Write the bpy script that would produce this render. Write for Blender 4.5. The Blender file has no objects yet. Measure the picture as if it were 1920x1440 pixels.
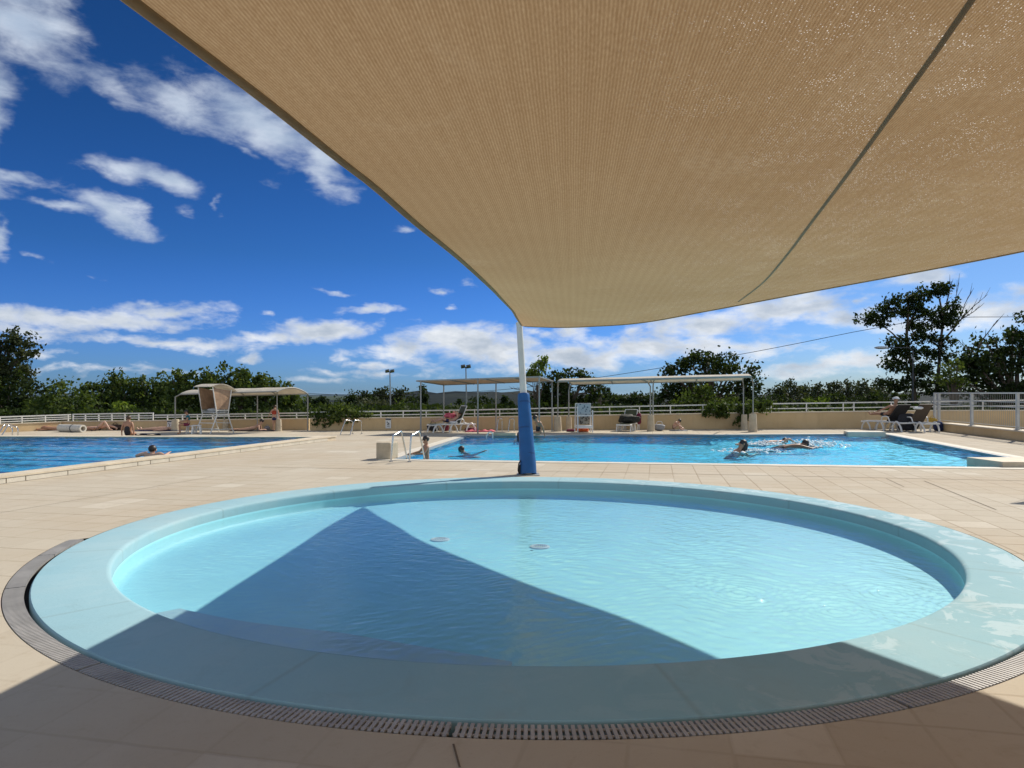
import bpy, bmesh, math, random
import numpy as np
from mathutils import Vector, Matrix, noise as mnoise
from mathutils.bvhtree import BVHTree
from mathutils.geometry import tessellate_polygon

random.seed(7)
S = bpy.context.scene
COL = S.collection
rad = math.radians
F, H, HY, CX = 1300.0, 1.7, 738.0, 960.0
SUN_AZ, SUN_EL = rad(43), rad(40)

def G(x, y, z=0.0):
    """photo pixel -> point on the horizontal plane z"""
    Y = F * (H - z) / (y - HY)
    return Vector(((x - CX) / F * Y, Y, z))

def P(x, y, Y):
    """photo pixel -> point at depth Y"""
    return Vector(((x - CX) / F * Y, Y, H - (y - HY) * Y / F))

# ------------------------------------------------------------------ node helpers
class NT:
    def __init__(self, tree):
        self.t = tree; self.n = tree.nodes; self.l = tree.links
    def add(self, typ, **kw):
        nd = self.n.new(typ)
        for k, v in kw.items():
            if k == 'ins':
                for kk, vv in v.items():
                    self.put(nd, kk, vv)
            else:
                setattr(nd, k, v)
        return nd
    def put(self, nd, key, v):
        sock = nd.inputs[key]
        if hasattr(v, 'is_output') or isinstance(v, bpy.types.NodeSocket):
            self.l.new(v, sock)
        else:
            sock.default_value = v
    def math(self, op, a, b=None, c=None, clamp=False):
        nd = self.n.new('ShaderNodeMath'); nd.operation = op; nd.use_clamp = clamp
        for i, v in enumerate((a, b, c)):
            if v is not None: self.put(nd, i, v)
        return nd.outputs[0]
    def vmath(self, op, a, b=None, out=0):
        nd = self.n.new('ShaderNodeVectorMath'); nd.operation = op
        self.put(nd, 0, a)
        if b is not None: self.put(nd, 1, b)
        return nd.outputs[out]
    def noise(self, vec, scale, detail=3, rough=.55, dist=0.0, out=0):
        nd = self.add('ShaderNodeTexNoise', ins={'Vector': vec, 'Scale': scale, 'Detail': detail, 'Roughness': rough, 'Distortion': dist})
        return nd.outputs[out]
    def ramp(self, fac, stops):
        nd = self.n.new('ShaderNodeValToRGB'); self.l.new(fac, nd.inputs[0])
        cr = nd.color_ramp
        while len(cr.elements) < len(stops): cr.elements.new(.5)
        for e, (p, c) in zip(cr.elements, stops):
            e.position = p; e.color = (c[0], c[1], c[2], 1) if not isinstance(c, (int, float)) else (c, c, c, 1)
        return nd.outputs[0]
    def smooth(self, v, a, b, lo=0., hi=1.):
        nd = self.n.new('ShaderNodeMapRange'); nd.interpolation_type = 'SMOOTHSTEP'
        for k, q in (('Value', v), ('From Min', a), ('From Max', b), ('To Min', lo), ('To Max', hi)): self.put(nd, k, q)
        return nd.outputs[0]
    def mix(self, fac, a, b, blend='MIX'):
        nd = self.n.new('ShaderNodeMix'); nd.data_type = 'RGBA'; nd.blend_type = blend
        self.put(nd, 0, fac)
        for i, v in ((6, a), (7, b)):
            if isinstance(v, (tuple, list)) and len(v) == 3: v = (*v, 1)
            self.put(nd, i, v)
        return nd.outputs[2]
    def bump(self, h, strength, dist, normal=None):
        nd = self.n.new('ShaderNodeBump'); self.put(nd, 'Height', h)
        nd.inputs['Strength'].default_value = strength; nd.inputs['Distance'].default_value = dist
        if normal is not None: self.put(nd, 'Normal', normal)
        return nd.outputs[0]

def new_mat(name):
    m = bpy.data.materials.new(name); m.use_nodes = True
    t = NT(m.node_tree); t.n.clear()
    out = t.add('ShaderNodeOutputMaterial')
    return m, t, out

def c4(c): return (c[0], c[1], c[2], 1)

def basic(name, col, rough=.6, var=.12, scale=6., metal=0., bump=0., bscale=60., spec=.5, trans=0.):
    """principled with a little uneven tone and wear"""
    m, t, out = new_mat(name)
    tc = t.add('ShaderNodeTexCoord').outputs['Object']
    n1 = t.noise(tc, scale, 4, .6)
    lo = tuple(max(0, v * (1 - var)) for v in col); hi = tuple(min(1, v * (1 + var)) for v in col)
    c = t.ramp(n1, [(.3, lo), (.7, hi)])
    b = t.add('ShaderNodeBsdfPrincipled', ins={'Base Color': c, 'Roughness': rough, 'Metallic': metal, 'Specular IOR Level': spec})
    if bump:
        t.put(b, 'Normal', t.bump(t.noise(tc, bscale, 3), bump, .01))
    sh = b.outputs[0]
    if trans:
        tr = t.add('ShaderNodeBsdfTranslucent', ins={'Color': c})
        mx = t.add('ShaderNodeMixShader', ins={0: trans, 1: sh, 2: tr.outputs[0]}); sh = mx.outputs[0]
    t.l.new(sh, out.inputs[0])
    return m

# ------------------------------------------------------------------ mesh helpers
class MB:
    def __init__(self): self.v = []; self.f = []; self.mi = []; self.cur = 0
    def addv(self, pts):
        i = len(self.v); self.v.extend(tuple(p) for p in pts); return i
    def face(self, idx): self.f.append(tuple(idx)); self.mi.append(self.cur)
    def poly(self, pts):
        i = self.addv(pts); self.face(range(i, i + len(pts)))
    def box(self, c, s, rz=0., M=None):
        c = Vector(c); hx, hy, hz = s[0] / 2, s[1] / 2, s[2] / 2
        R = M if M is not None else Matrix.Rotation(rz, 3, 'Z')
        pts = [c + R @ Vector((x * hx, y * hy, z * hz)) for z in (-1, 1) for y in (-1, 1) for x in (-1, 1)]
        i = self.addv(pts)
        for q in ((0, 2, 3, 1), (4, 5, 7, 6), (0, 1, 5, 4), (2, 6, 7, 3), (0, 4, 6, 2), (1, 3, 7, 5)):
            self.face([i + k for k in q])
    def bar(self, a, b, w, h, up=(0, 0, 1)):
        """rectangular bar from a to b, w across, h along up"""
        a, b = Vector(a), Vector(b); d = (b - a)
        L = d.length
        if L < 1e-6: return
        d.normalize(); up = Vector(up)
        s = d.cross(up)
        if s.length < 1e-4: s = d.cross(Vector((0, 1, 0)))
        s.normalize(); u = s.cross(d)
        M = Matrix((s, d, u)).transposed()
        self.box((a + b) / 2, (w, L, h), M=M)
    def tube(self, pts, r, n=8, cap=True):
        pts = [Vector(p) for p in pts]
        rs = r if isinstance(r, (list, tuple)) else [r] * len(pts)
        rings = []; ref = None
        for k, p in enumerate(pts):
            if k == 0: d = pts[1] - p
            elif k == len(pts) - 1: d = p - pts[k - 1]
            else: d = (pts[k + 1] - p).normalized() + (p - pts[k - 1]).normalized()
            d.normalize()
            if ref is None:
                ref = d.cross(Vector((0, 0, 1)))
                if ref.length < .05: ref = d.cross(Vector((1, 0, 0)))
            ref = (ref - d * ref.dot(d)).normalized()
            w = d.cross(ref)
            i = self.addv([p + (ref * math.cos(a) + w * math.sin(a)) * rs[k] for a in (2 * math.pi * j / n for j in range(n))])
            rings.append(i)
        for a, b in zip(rings[:-1], rings[1:]):
            for j in range(n):
                self.face((a + j, a + (j + 1) % n, b + (j + 1) % n, b + j))
        if cap:
            self.face([rings[0] + j for j in reversed(range(n))]); self.face([rings[-1] + j for j in range(n)])
    def lathe(self, prof, c=(0, 0, 0), n=32, M=None, closed_ends=False):
        c = Vector(c); rings = []
        for r, z in prof:
            pts = []
            for j in range(n):
                a = 2 * math.pi * j / n
                q = Vector((r * math.cos(a), r * math.sin(a), z))
                if M is not None: q = M @ q
                pts.append(c + q)
            rings.append(self.addv(pts))
        for a, b in zip(rings[:-1], rings[1:]):
            for j in range(n):
                self.face((a + j, a + (j + 1) % n, b + (j + 1) % n, b + j))
        if closed_ends:
            self.face([rings[0] + j for j in reversed(range(n))]); self.face([rings[-1] + j for j in range(n)])
    def ball(self, c, r, n=12, m=8, M=None, keep=None):
        c = Vector(c); r = r if isinstance(r, (tuple, list)) else (r, r, r)
        R = M if M is not None else Matrix.Identity(3)
        idx = {}
        for i in range(m + 1):
            th = math.pi * i / m
            for j in range(n):
                ph = 2 * math.pi * j / n
                q = Vector((math.sin(th) * math.cos(ph), math.sin(th) * math.sin(ph), math.cos(th)))
                idx[i, j] = (q, self.addv([c + R @ Vector((q.x * r[0], q.y * r[1], q.z * r[2]))]))
        for i in range(m):
            for j in range(n):
                k = (j + 1) % n
                quad = [idx[i, j], idx[i + 1, j], idx[i + 1, k], idx[i, k]]
                if keep and not all(keep(q[0]) for q in quad): continue
                if i == 0: quad = [quad[0], quad[1], quad[2]]
                elif i == m - 1: quad = [quad[0], quad[1], quad[3]]
                self.face([q[1] for q in quad])
    def prism(self, poly, z0, z1):
        n = len(poly)
        a = self.addv([(p[0], p[1], z0) for p in poly]); b = self.addv([(p[0], p[1], z1) for p in poly])
        for j in range(n):
            k = (j + 1) % n; self.face((a + j, a + k, b + k, b + j))
        self.face([b + j for j in range(n)]); self.face([a + j for j in reversed(range(n))])
    def build(self, name, mat, parent=None, smooth=False, bevel=0., loc=None):
        me = bpy.data.meshes.new(name)
        me.from_pydata([tuple(p) for p in self.v], [], self.f)
        mats = mat if isinstance(mat, (list, tuple)) else [mat]
        for m in mats: me.materials.append(m)
        if len(mats) > 1: me.polygons.foreach_set('material_index', self.mi)
        bm = bmesh.new(); bm.from_mesh(me)
        bmesh.ops.remove_doubles(bm, verts=bm.verts, dist=1e-5)
        bmesh.ops.recalc_face_normals(bm, faces=bm.faces)
        if bevel:
            es = [e for e in bm.edges if len(e.link_faces) == 2 and e.calc_face_angle(0) > .6]
            bmesh.ops.bevel(bm, geom=es, offset=bevel, segments=2, affect='EDGES', profile=.5)
        bm.to_mesh(me); bm.free()
        if smooth:
            me.polygons.foreach_set('use_smooth', [True] * len(me.polygons))
        o = bpy.data.objects.new(name, me); COL.objects.link(o)
        if parent is not None:
            o.parent = parent
        if loc: o.location = loc
        if smooth == 'auto':
            try:
                me.set_sharp_from_angle(angle=rad(40))
            except Exception: pass
        return o

def crom(pts, n):
    """centripetal-ish Catmull-Rom resampled to n+1 points of equal arc length"""
    pts = [Vector(p) for p in pts]
    P0 = [pts[0] * 2 - pts[1]] + pts + [pts[-1] * 2 - pts[-2]]
    dense = []
    for i in range(1, len(P0) - 2):
        a, b, c, d = P0[i - 1:i + 3]
        for s in np.linspace(0, 1, 24, endpoint=False):
            dense.append(.5 * ((2 * b) + (c - a) * s + (2 * a - 5 * b + 4 * c - d) * s * s + (3 * b - a - 3 * c + d) * s ** 3))
    dense.append(pts[-1])
    L = [0]
    for a, b in zip(dense[:-1], dense[1:]): L.append(L[-1] + (b - a).length)
    out = []
    for k in range(n + 1):
        q = L[-1] * k / n
        i = max(0, min(len(L) - 2, int(np.searchsorted(L, q)) - 1))
        s = (q - L[i]) / max(1e-9, L[i + 1] - L[i]); out.append(dense[i].lerp(dense[i + 1], s))
    return out

def tag(o, label=None, cat=None, group=None, kind=None):
    if label: o['label'] = label
    if cat: o['category'] = cat
    if group: o['group'] = group
    if kind: o['kind'] = kind
    return o

def thing(name, label, cat, loc=(0, 0, 0), rz=0., group=None):
    o = bpy.data.objects.new(name, None); COL.objects.link(o)
    o.empty_display_size = .2
    o.location = loc; o.rotation_euler = (0, 0, rz)
    return tag(o, label, cat, group)

def copy_tree(o, parent=None):
    c = o.copy(); COL.objects.link(c)
    if parent is not None: c.parent = parent
    for ch in [q for q in COL.objects if q.parent == o]: copy_tree(ch, c)
    return c

# ------------------------------------------------------------------ camera, sun, sky
cam = bpy.data.cameras.new('camera'); co = bpy.data.objects.new('camera', cam); COL.objects.link(co)
co.location = (0, 0, H); co.rotation_euler = (rad(90), 0, 0)
cam.sensor_width = 36; cam.lens = 36 * F / 1920; cam.shift_y = 18 / 1920
cam.clip_start = .05; cam.clip_end = 30000
S.camera = co

sl = bpy.data.lights.new('sun', 'SUN'); sl.energy = 4.05; sl.angle = rad(.5); sl.color = (1, .93, .82)
so = bpy.data.objects.new('sun', sl); COL.objects.link(so)
SDIR = Vector((math.sin(SUN_AZ) * math.cos(SUN_EL), math.cos(SUN_AZ) * math.cos(SUN_EL), math.sin(SUN_EL)))
so.rotation_euler = SDIR.to_track_quat('Z', 'Y').to_euler(); so.location = SDIR * 60

W = bpy.data.worlds.new('World'); S.world = W; W.use_nodes = True
t = NT(W.node_tree); t.n.clear()
wout = t.add('ShaderNodeOutputWorld')
sky = t.add('ShaderNodeTexSky', sky_type='NISHITA', sun_disc=False, sun_elevation=SUN_EL, sun_rotation=SUN_AZ, altitude=200, air_density=1.0, dust_density=.35, ozone_density=2.5)
tc = t.add('ShaderNodeTexCoord').outputs['Generated']
nd = t.vmath('NORMALIZE', tc)
sx = t.add('ShaderNodeSeparateXYZ', ins={0: nd})
az = t.math('ARCTAN2', sx.outputs[0], sx.outputs[1]); el = t.math('ARCSINE', sx.outputs[2])
cell = t.add('ShaderNodeCombineXYZ', ins={0: az, 1: el, 2: 0.0}).outputs[0]
# wispy warp
wn = t.add('ShaderNodeTexNoise', ins={'Vector': t.vmath('MULTIPLY', cell, (7, 12, 1)), 'Scale': 1.0, 'Detail': 5.0, 'Roughness': .6})
warp = t.vmath('MULTIPLY', t.vmath('SUBTRACT', wn.outputs['Color'], (.5, .5, .5)), (.11, .055, 0))
pw = t.vmath('ADD', cell, warp)
CL = [  # x, y, rx, ry, tilt(deg), weight   (directions in which the clouds stand)
 (50, 45, 140, 85, 15, .95), (-25, 160, 60, 100, 0, .8), (15, 215, 26, 36, 30, .5), (140, 112, 60, 28, 30, .4), (-150, 60, 200, 160, 0, 1),
 (200, 165, 70, 26, 22, .6), (330, 195, 125, 38, 8, .85), (480, 232, 160, 52, 20, 1.0), (600, 290, 90, 40, 35, .9), (615, 330, 60, 30, 35, .8), (400, 150, 40, 20, 0, .4), (650, 350, 40, 16, 20, .55),
 (463, 288, 24, 10, 35, .35), (505, 340, 14, 9, 0, .3), (30, 327, 90, 15, 3, .7), (-60, 330, 120, 30, 0, .7), (240, 322, 80, 26, 8, .8), (320, 352, 75, 28, 18, .85), (210, 395, 95, 34, 24, .9), (120, 383, 85, 12, 3, .6), (250, 425, 50, 18, 20, .5),
 (335, 398, 28, 10, 0, .4), (412, 386, 9, 20, 15, .45), (-10, 450, 50, 50, 40, .9), (70, 482, 26, 9, 15, .45), (150, 517, 26, 7, 5, .25), (10, 420, 24, 30, 0, .5),
 (200, 598, 240, 21, -1, .92), (330, 580, 100, 22, -2, .85), (70, 622, 160, 20, 0, .7), (330, 638, 240, 13, 2, .7), (600, 622, 130, 20, -3, .95), (520, 634, 110, 14, -3, .8), (-120, 610, 200, 40, 0, .9),
 (465, 664, 32, 9, 0, .6), (690, 587, 58, 11, -3, .75), (637, 551, 36, 7, 3, .55), (818, 547, 23, 10, 5, .65), (840, 576, 19, 8, 10, .6), (765, 431, 20, 6, -5, .4), (875, 530, 24, 6, 15, .3), (500, 594, 14, 5, 0, .4),
 (850, 640, 140, 32, 0, .95), (770, 655, 110, 20, -3, .75), (690, 682, 70, 12, 0, .55), (920, 655, 130, 34, 0, .95), (1010, 630, 60, 14, 10, .6), (1080, 622, 40, 16, 0, .6), (650, 672, 20, 9, 0, .5),
 (1060, 668, 200, 24, 0, .85), (1260, 652, 220, 28, 0, .92), (1330, 607, 200, 30, -3, .92), (1470, 587, 160, 32, -5, 1.0), (1590, 602, 100, 26, 0, .85), (1500, 560, 110, 24, -8, .8), (1180, 630, 60, 24, 0, .6),
 (1560, 676, 170, 18, -3, .85), (1500, 690, 160, 12, 0, .6), (1730, 520, 90, 20, -10, .8), (1610, 565, 40, 10, -5, .6), (1860, 580, 150, 40, -3, .8), (1780, 615, 130, 28, 0, .65), (1915, 540, 40, 22, 0, .6), (2050, 560, 150, 60, 0, 1),
 (140, 694, 130, 8, 0, .45), (330, 690, 90, 9, 0, .5), (90, 660, 60, 8, 0, .35), (600, 715, 60, 7, 0, .4), (1000, 690, 200, 14, 0, .5), (720, 700, 140, 9, 0, .45),
]
M_ = None
for (x, y, rx, ry, ro, w) in CL:
    u, v = (x - CX) / F, (HY - y) / F
    a = math.atan2(u, 1); L = math.hypot(u, 1); e = math.atan2(v, L)
    sxr = rx / F / (1 + u * u); syr = ry / F / L
    mp = t.add('ShaderNodeMapping', vector_type='TEXTURE', ins={0: pw, 'Location': (a, e, 0), 'Rotation': (0, 0, rad(-ro)), 'Scale': (sxr * 1.14, syr * 1.12, 1)})
    r = t.vmath('LENGTH', mp.outputs[0], out=1)
    m = t.math('MULTIPLY_ADD', r, -w * .93, w * .93)
    M_ = m if M_ is None else t.math('SMOOTH_MAX', M_, m, .12)
# cloud added out of view behind the viewer, as fill for the shade
back = t.smooth(t.math('ABSOLUTE', az), 1.0, 1.5)
bn = t.noise(t.vmath('MULTIPLY', cell, (3, 6, 1)), 1.2, 5, .55)
bm_ = t.math('MULTIPLY', t.math('SUBTRACT', bn, .5), t.math('MULTIPLY', back, 5.0))
M_ = t.math('MAXIMUM', M_, t.math('ADD', bm_, t.math('MULTIPLY_ADD', back, .85, -.6)))
fn = t.noise(t.vmath('MULTIPLY', cell, (17, 38, 1)), 1.0, 8, .6, .25)
dens = t.math('MULTIPLY_ADD', t.math('SUBTRACT', fn, .5), t.smooth(el, .05, .3, 1.75, 1.25), M_)
alpha = t.math('POWER', t.smooth(dens, .02, t.smooth(el, .12, .35, .72, 1.0)), .9)
alpha = t.math('MULTIPLY', alpha, t.smooth(el, -.01, .03))
sn = t.noise(t.vmath('MULTIPLY', t.vmath('ADD', cell, (0, .012, 0)), (12, 26, 1)), 1.0, 6, .55)
lit = t.smooth(t.math('MULTIPLY_ADD', dens, -.35, t.math('MULTIPLY', sn, 1.25)), .1, .75)
low = t.smooth(el, .02, .22)
ccol = t.mix(lit, t.mix(low, (3.1, 3.6, 4.3), (3.0, 3.7, 4.8)), t.mix(low, (7.0, 7.1, 7.2), (5.6, 6.1, 6.8)))
hs = t.add('ShaderNodeHueSaturation', ins={'Saturation': 1.30, 'Color': sky.outputs[0]})
tl = t.ramp(t.smooth(el, 0, .62), [(0, (.175, .345, .80)), (.22, (.150, .30, .55)), (.6, (.145, .265, .43)), (1, (.14, .24, .36))])
tr_ = t.ramp(t.smooth(el, 0, .62), [(0, (.30, .42, .70)), (.3, (.44, .52, .62)), (1, (.34, .42, .5))])
skyc = t.mix(1.0, hs.outputs[0], t.mix(t.smooth(az, .05, .62), tl, tr_), 'MULTIPLY')
ccol = t.mix(back, ccol, t.mix(1.0, ccol, (2.1, 1.98, 1.72), 'MULTIPLY'))  # the added cloud behind is brightened and warmed to lift the shade
wc = t.mix(alpha, skyc, ccol)
bg = t.add('ShaderNodeBackground', ins={0: wc, 1: .11})
t.l.new(bg.outputs[0], wout.inputs[0])

S.view_settings.view_transform = 'Standard'; S.view_settings.look = 'None'
S.view_settings.exposure = .35; S.view_settings.gamma = 1
S.cycles.use_denoising = True
S.cycles.max_bounces = 8; S.cycles.transparent_max_bounces = 16
S.cycles.caustics_reflective = False; S.cycles.caustics_refractive = False
S.cycles.sample_clamp_indirect = 6

YAW = math.atan2(269, F)
DV = Vector((math.sin(YAW), math.cos(YAW), 0)); RV = Vector((math.cos(YAW), -math.sin(YAW), 0))

# ------------------------------------------------------------------ materials of the setting
def mat_deck():
    m, t, out = new_mat('paving')
    tc = t.add('ShaderNodeTexCoord').outputs['Object']
    mp = t.add('ShaderNodeMapping', ins={0: tc, 'Rotation': (0, 0, YAW), 'Location': (.13, .02, 0)}).outputs[0]
    sp = t.add('ShaderNodeSeparateXYZ', ins={0: mp})
    T = .49
    wob = t.math('MULTIPLY_ADD', t.noise(tc, 3.0, 3), .02, -.01)
    ux = t.math('DIVIDE', t.math('ADD', sp.outputs[0], wob), T); uy = t.math('DIVIDE', t.math('ADD', sp.outputs[1], wob), T)
    fx = t.math('PINGPONG', ux, .5); fy = t.math('PINGPONG', uy, .5)   # distance to a joint
    cellv = t.add('ShaderNodeCombineXYZ', ins={0: t.math('FLOOR', ux), 1: t.math('FLOOR', uy), 2: 0.}).outputs[0]
    wnz = t.add('ShaderNodeTexWhiteNoise', noise_dimensions='3D', ins={0: cellv})
    jw = t.math('MULTIPLY_ADD', t.noise(tc, 2.3, 2), .022, .004)
    jx = t.smooth(fx, t.math('MULTIPLY', jw, .6), t.math('ADD', jw, .022), 1, 0)
    jy = t.smooth(fy, t.math('MULTIPLY', jw, .7), t.math('ADD', jw, .026), 1, 0)
    fade = t.math('MULTIPLY', t.smooth(t.noise(tc, .55, 3), .32, .56, .45, 1), t.smooth(sp.outputs[1], 4.0, 9.0, .38, 1))
    leftq = t.smooth(sp.outputs[0], -2.5, 1.5, .45, 1)
    rowf = t.smooth(t.noise(t.vmath('MULTIPLY', mp, (.55, 2.1, 1)), 1.0, 3, .6), .36, .58, .35, 1.25)
    j = t.math('MULTIPLY', t.math('MAXIMUM', t.math('MULTIPLY', jx, t.math('MULTIPLY', leftq, .9)), t.math('MULTIPLY', jy, rowf)), fade, clamp=True)
    base = t.ramp(wnz.outputs[0], [(0, (.492, .436, .342)), (.5, (.508, .452, .358)), (.93, (.522, .466, .37)), (1, (.585, .535, .44))])
    big = t.noise(tc, .35, 5, .6); fine = t.noise(tc, 9, 6, .7); spk = t.noise(tc, 60, 2, .5)
    c = t.mix(t.smooth(big, .35, .7), base, t.mix(.5, base, (.44, .345, .235)))
    c = t.mix(t.smooth(fine, .5, .8, 0, .35), c, (.36, .29, .2))
    c = t.mix(t.smooth(spk, .58, .8, 0, .22), c, (.3, .23, .16))
    c = t.mix(t.math('MULTIPLY', j, .78), c, (.29, .225, .155))
    c = t.mix(t.smooth(t.noise(tc, 1.6, 7, .7, 1.2), .54, .72, 0, .34), c, (.34, .265, .18))
    c = t.mix(t.smooth(t.noise(t.vmath('ADD', tc, (7, 3, 0)), 1.1, 6, .65), .58, .74, 0, .3), c, (.62, .56, .46))
    b = t.add('ShaderNodeBsdfPrincipled', ins={'Base Color': c, 'Roughness': .88, 'Specular IOR Level': .14})
    hgt = t.math('ADD', t.math('MULTIPLY', j, -.6), t.math('MULTIPLY', fine, .25))
    t.put(b, 'Normal', t.bump(hgt, .35, .012))
    t.l.new(b.outputs[0], out.inputs[0]); return m

def mat_rim():
    m, t, out = new_mat('rim_paint')
    tc = t.add('ShaderNodeTexCoord').outputs['Object']
    big = t.noise(tc, .5, 5, .6); md = t.noise(tc, 2.4, 6, .65, .8); fn_ = t.noise(tc, 35, 3, .6)
    c = t.ramp(big, [(.25, (.245, .46, .54)), (.5, (.30, .50, .565)), (.75, (.365, .52, .555))])
    sp = t.add('ShaderNodeSeparateXYZ', ins={0: tc})
    # worn paint, mostly on the far right of the ring
    side = t.smooth(t.math('ADD', sp.outputs[0], t.math('MULTIPLY', md, 2.0)), 1.2, 4.6)
    worn = t.math('MULTIPLY', t.smooth(md, .52, .58), t.math('MULTIPLY', t.math('MULTIPLY_ADD', side, .8, .1), t.smooth(sp.outputs[2], -.02, .0)))
    c = t.mix(t.math('MULTIPLY', worn, .55), c, (.60, .72, .76))
    c = t.mix(t.smooth(t.noise(tc, 1.1, 5, .65), .55, .75, 0, .3), c, (.30, .37, .36))
    c = t.mix(t.smooth(fn_, .55, .8, 0, .18), c, (.25, .33, .35))
    ang = t.math('ARCTAN2', sp.outputs[1], sp.outputs[0])
    secn = t.add('ShaderNodeTexWhiteNoise', noise_dimensions='1D', ins={'W': t.math('FLOOR', t.math('ADD', t.math('MULTIPLY', ang, 2.1), .5))}).outputs[0]
    c = t.mix(t.math('MULTIPLY', secn, .20), c, (.41, .50, .49))
    c = t.mix(t.smooth(t.noise(tc, 1.7, 7, .7, 1.5), .52, .68, 0, .20), c, (.24, .37, .40))
    st = t.math('PINGPONG', t.math('MULTIPLY', ang, 2.1), .5)
    wobn = t.math('MULTIPLY', t.noise(tc, 3, 3), .012)
    c = t.mix(t.smooth(t.math('ADD', st, wobn), .004, .02, .3, 0), c, (.22, .28, .28))
    b = t.add('ShaderNodeBsdfPrincipled', ins={'Base Color': c, 'Roughness': .8, 'Specular IOR Level': .12})
    t.put(b, 'Normal', t.bump(fn_, .25, .006))
    t.l.new(b.outputs[0], out.inputs[0]); return m

def mat_lining(name, col, var=.08):
    m, t, out = new_mat(name)
    tc = t.add('ShaderNodeTexCoord').outputs['Object']
    n1 = t.noise(tc, .7, 5, .6); n2 = t.noise(tc, 12, 3, .6)
    c = t.ramp(n1, [(.3, tuple(v * (1 - var) for v in col)), (.7, tuple(min(1, v * (1 + var)) for v in col))])
    c = t.mix(t.smooth(n2, .6, .85, 0, .12), c, tuple(v * .6 for v in col))
    b = t.add('ShaderNodeBsdfPrincipled', ins={'Base Color': c, 'Roughness': .55})
    t.l.new(b.outputs[0], out.inputs[0]); return m

def mat_water(name, tint, scale, strength, refl=1.0, rough=.02, stretch=(1, 1, 1), rip=None, fine=0.0):
    m, t, out = new_mat(name)
    tc = t.add('ShaderNodeTexCoord').outputs['Object']
    v = t.vmath('MULTIPLY', tc, stretch)
    h1 = t.noise(v, scale, 2, .5, .6); h2 = t.noise(v, scale * 3.1, 2, .5, .3)
    h = t.math('ADD', h1, t.math('MULTIPLY', h2, .35))
    if fine:
        h = t.math('ADD', h, t.math('MULTIPLY', t.noise(v, scale * 7.5, 2, .5, .3), fine))
    if rip:
        for (cx, cy, k, amp, rr) in rip:     # rings where drops fell
            d = t.vmath('LENGTH', t.vmath('SUBTRACT', tc, (cx, cy, 0)), out=1)
            s = t.math('SINE', t.math('MULTIPLY', d, k))
            h = t.math('MULTIPLY_ADD', t.math('MULTIPLY', s, t.smooth(d, .1, rr, 1, 0)), amp, h)
    nrm = t.bump(h, 1.0, strength)
    geo = t.add('ShaderNodeNewGeometry')
    cs = t.math('ABSOLUTE', t.vmath('DOT_PRODUCT', nrm, geo.outputs['Incoming'], out=1))
    fr = t.math('MULTIPLY_ADD', t.math('POWER', t.math('SUBTRACT', 1.0, cs, clamp=True), 5.0), .97, .025)
    gl = t.add('ShaderNodeBsdfGlossy', ins={'Color': (1, 1, 1, 1), 'Roughness': rough, 'Normal': nrm})
    # light that goes in: the slope of the ripples lets more or less of it through
    tr = t.add('ShaderNodeBsdfTransparent', ins={'Color': c4(tint)})
    mx = t.add('ShaderNodeMixShader', ins={0: t.math('MULTIPLY', fr, refl), 1: tr.outputs[0], 2: gl.outputs[0]})
    t.l.new(mx.outputs[0], out.inputs[0]); return m

def mat_stucco():
    m, t, out = new_mat('stucco')
    tc = t.add('ShaderNodeTexCoord').outputs['Object']
    sp = t.add('ShaderNodeSeparateXYZ', ins={0: tc})
    n1 = t.noise(tc, .8, 5, .6); st = t.noise(t.vmath('MULTIPLY', tc, (3.2, 3.2, .35)), 1.0, 4, .6)
    c = t.ramp(n1, [(.3, (.58, .41, .215)), (.7, (.66, .49, .28))])
    c = t.mix(t.smooth(st, .5, .75, 0, .35), c, (.45, .32, .18))
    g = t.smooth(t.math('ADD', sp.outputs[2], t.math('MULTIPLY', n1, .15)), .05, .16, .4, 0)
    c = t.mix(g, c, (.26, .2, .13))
    b = t.add('ShaderNodeBsdfPrincipled', ins={'Base Color': c, 'Roughness': .85, 'Specular IOR Level': .2})
    t.put(b, 'Normal', t.bump(t.noise(tc, 40, 3), .3, .01))
    t.l.new(b.outputs[0], out.inputs[0]); return m

def mat_leaf(name, c1, c2, c3, trans=.35):
    m, t, out = new_mat(name)
    geo = t.add('ShaderNodeNewGeometry')
    tc = t.add('ShaderNodeTexCoord').outputs['Object']
    cl = t.noise(tc, .9, 3, .6)
    f_ = t.math('ADD', t.math('MULTIPLY', geo.outputs['Random Per Island'], .55), t.math('MULTIPLY', t.smooth(cl, .3, .7), .45))
    c = t.ramp(f_, [(.05, c1), (.5, c2), (.95, c3)])
    d = t.add('ShaderNodeBsdfPrincipled', ins={'Base Color': c, 'Roughness': .65, 'Specular IOR Level': .08})
    tr = t.add('ShaderNodeBsdfTranslucent', ins={'Color': t.mix(1.0, c, (1.2, 1.2, .55), 'MULTIPLY')})
    mx = t.add('ShaderNodeMixShader', ins={0: trans, 1: d.outputs[0], 2: tr.outputs[0]})
    t.l.new(mx.outputs[0], out.inputs[0]); return m

def mat_land(name, c1, c2, c3, sc, stretch=(1, 1, 1)):
    m, t, out = new_mat(name)
    tc = t.add('ShaderNodeTexCoord').outputs['Object']
    v = t.vmath('MULTIPLY', tc, stretch)
    n1 = t.noise(v, sc, 8, .62, .4)
    n2 = t.noise(v, sc * 9, 5, .6)
    f_ = t.math('MULTIPLY_ADD', n2, .45, t.math('MULTIPLY', n1, .6))
    c = t.ramp(f_, [(.36, c1), (.52, c2), (.66, c3)])
    b = t.add('ShaderNodeBsdfPrincipled', ins={'Base Color': c, 'Roughness': .95, 'Specular IOR Level': .1})
    t.l.new(b.outputs[0], out.inputs[0]); return m

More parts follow.
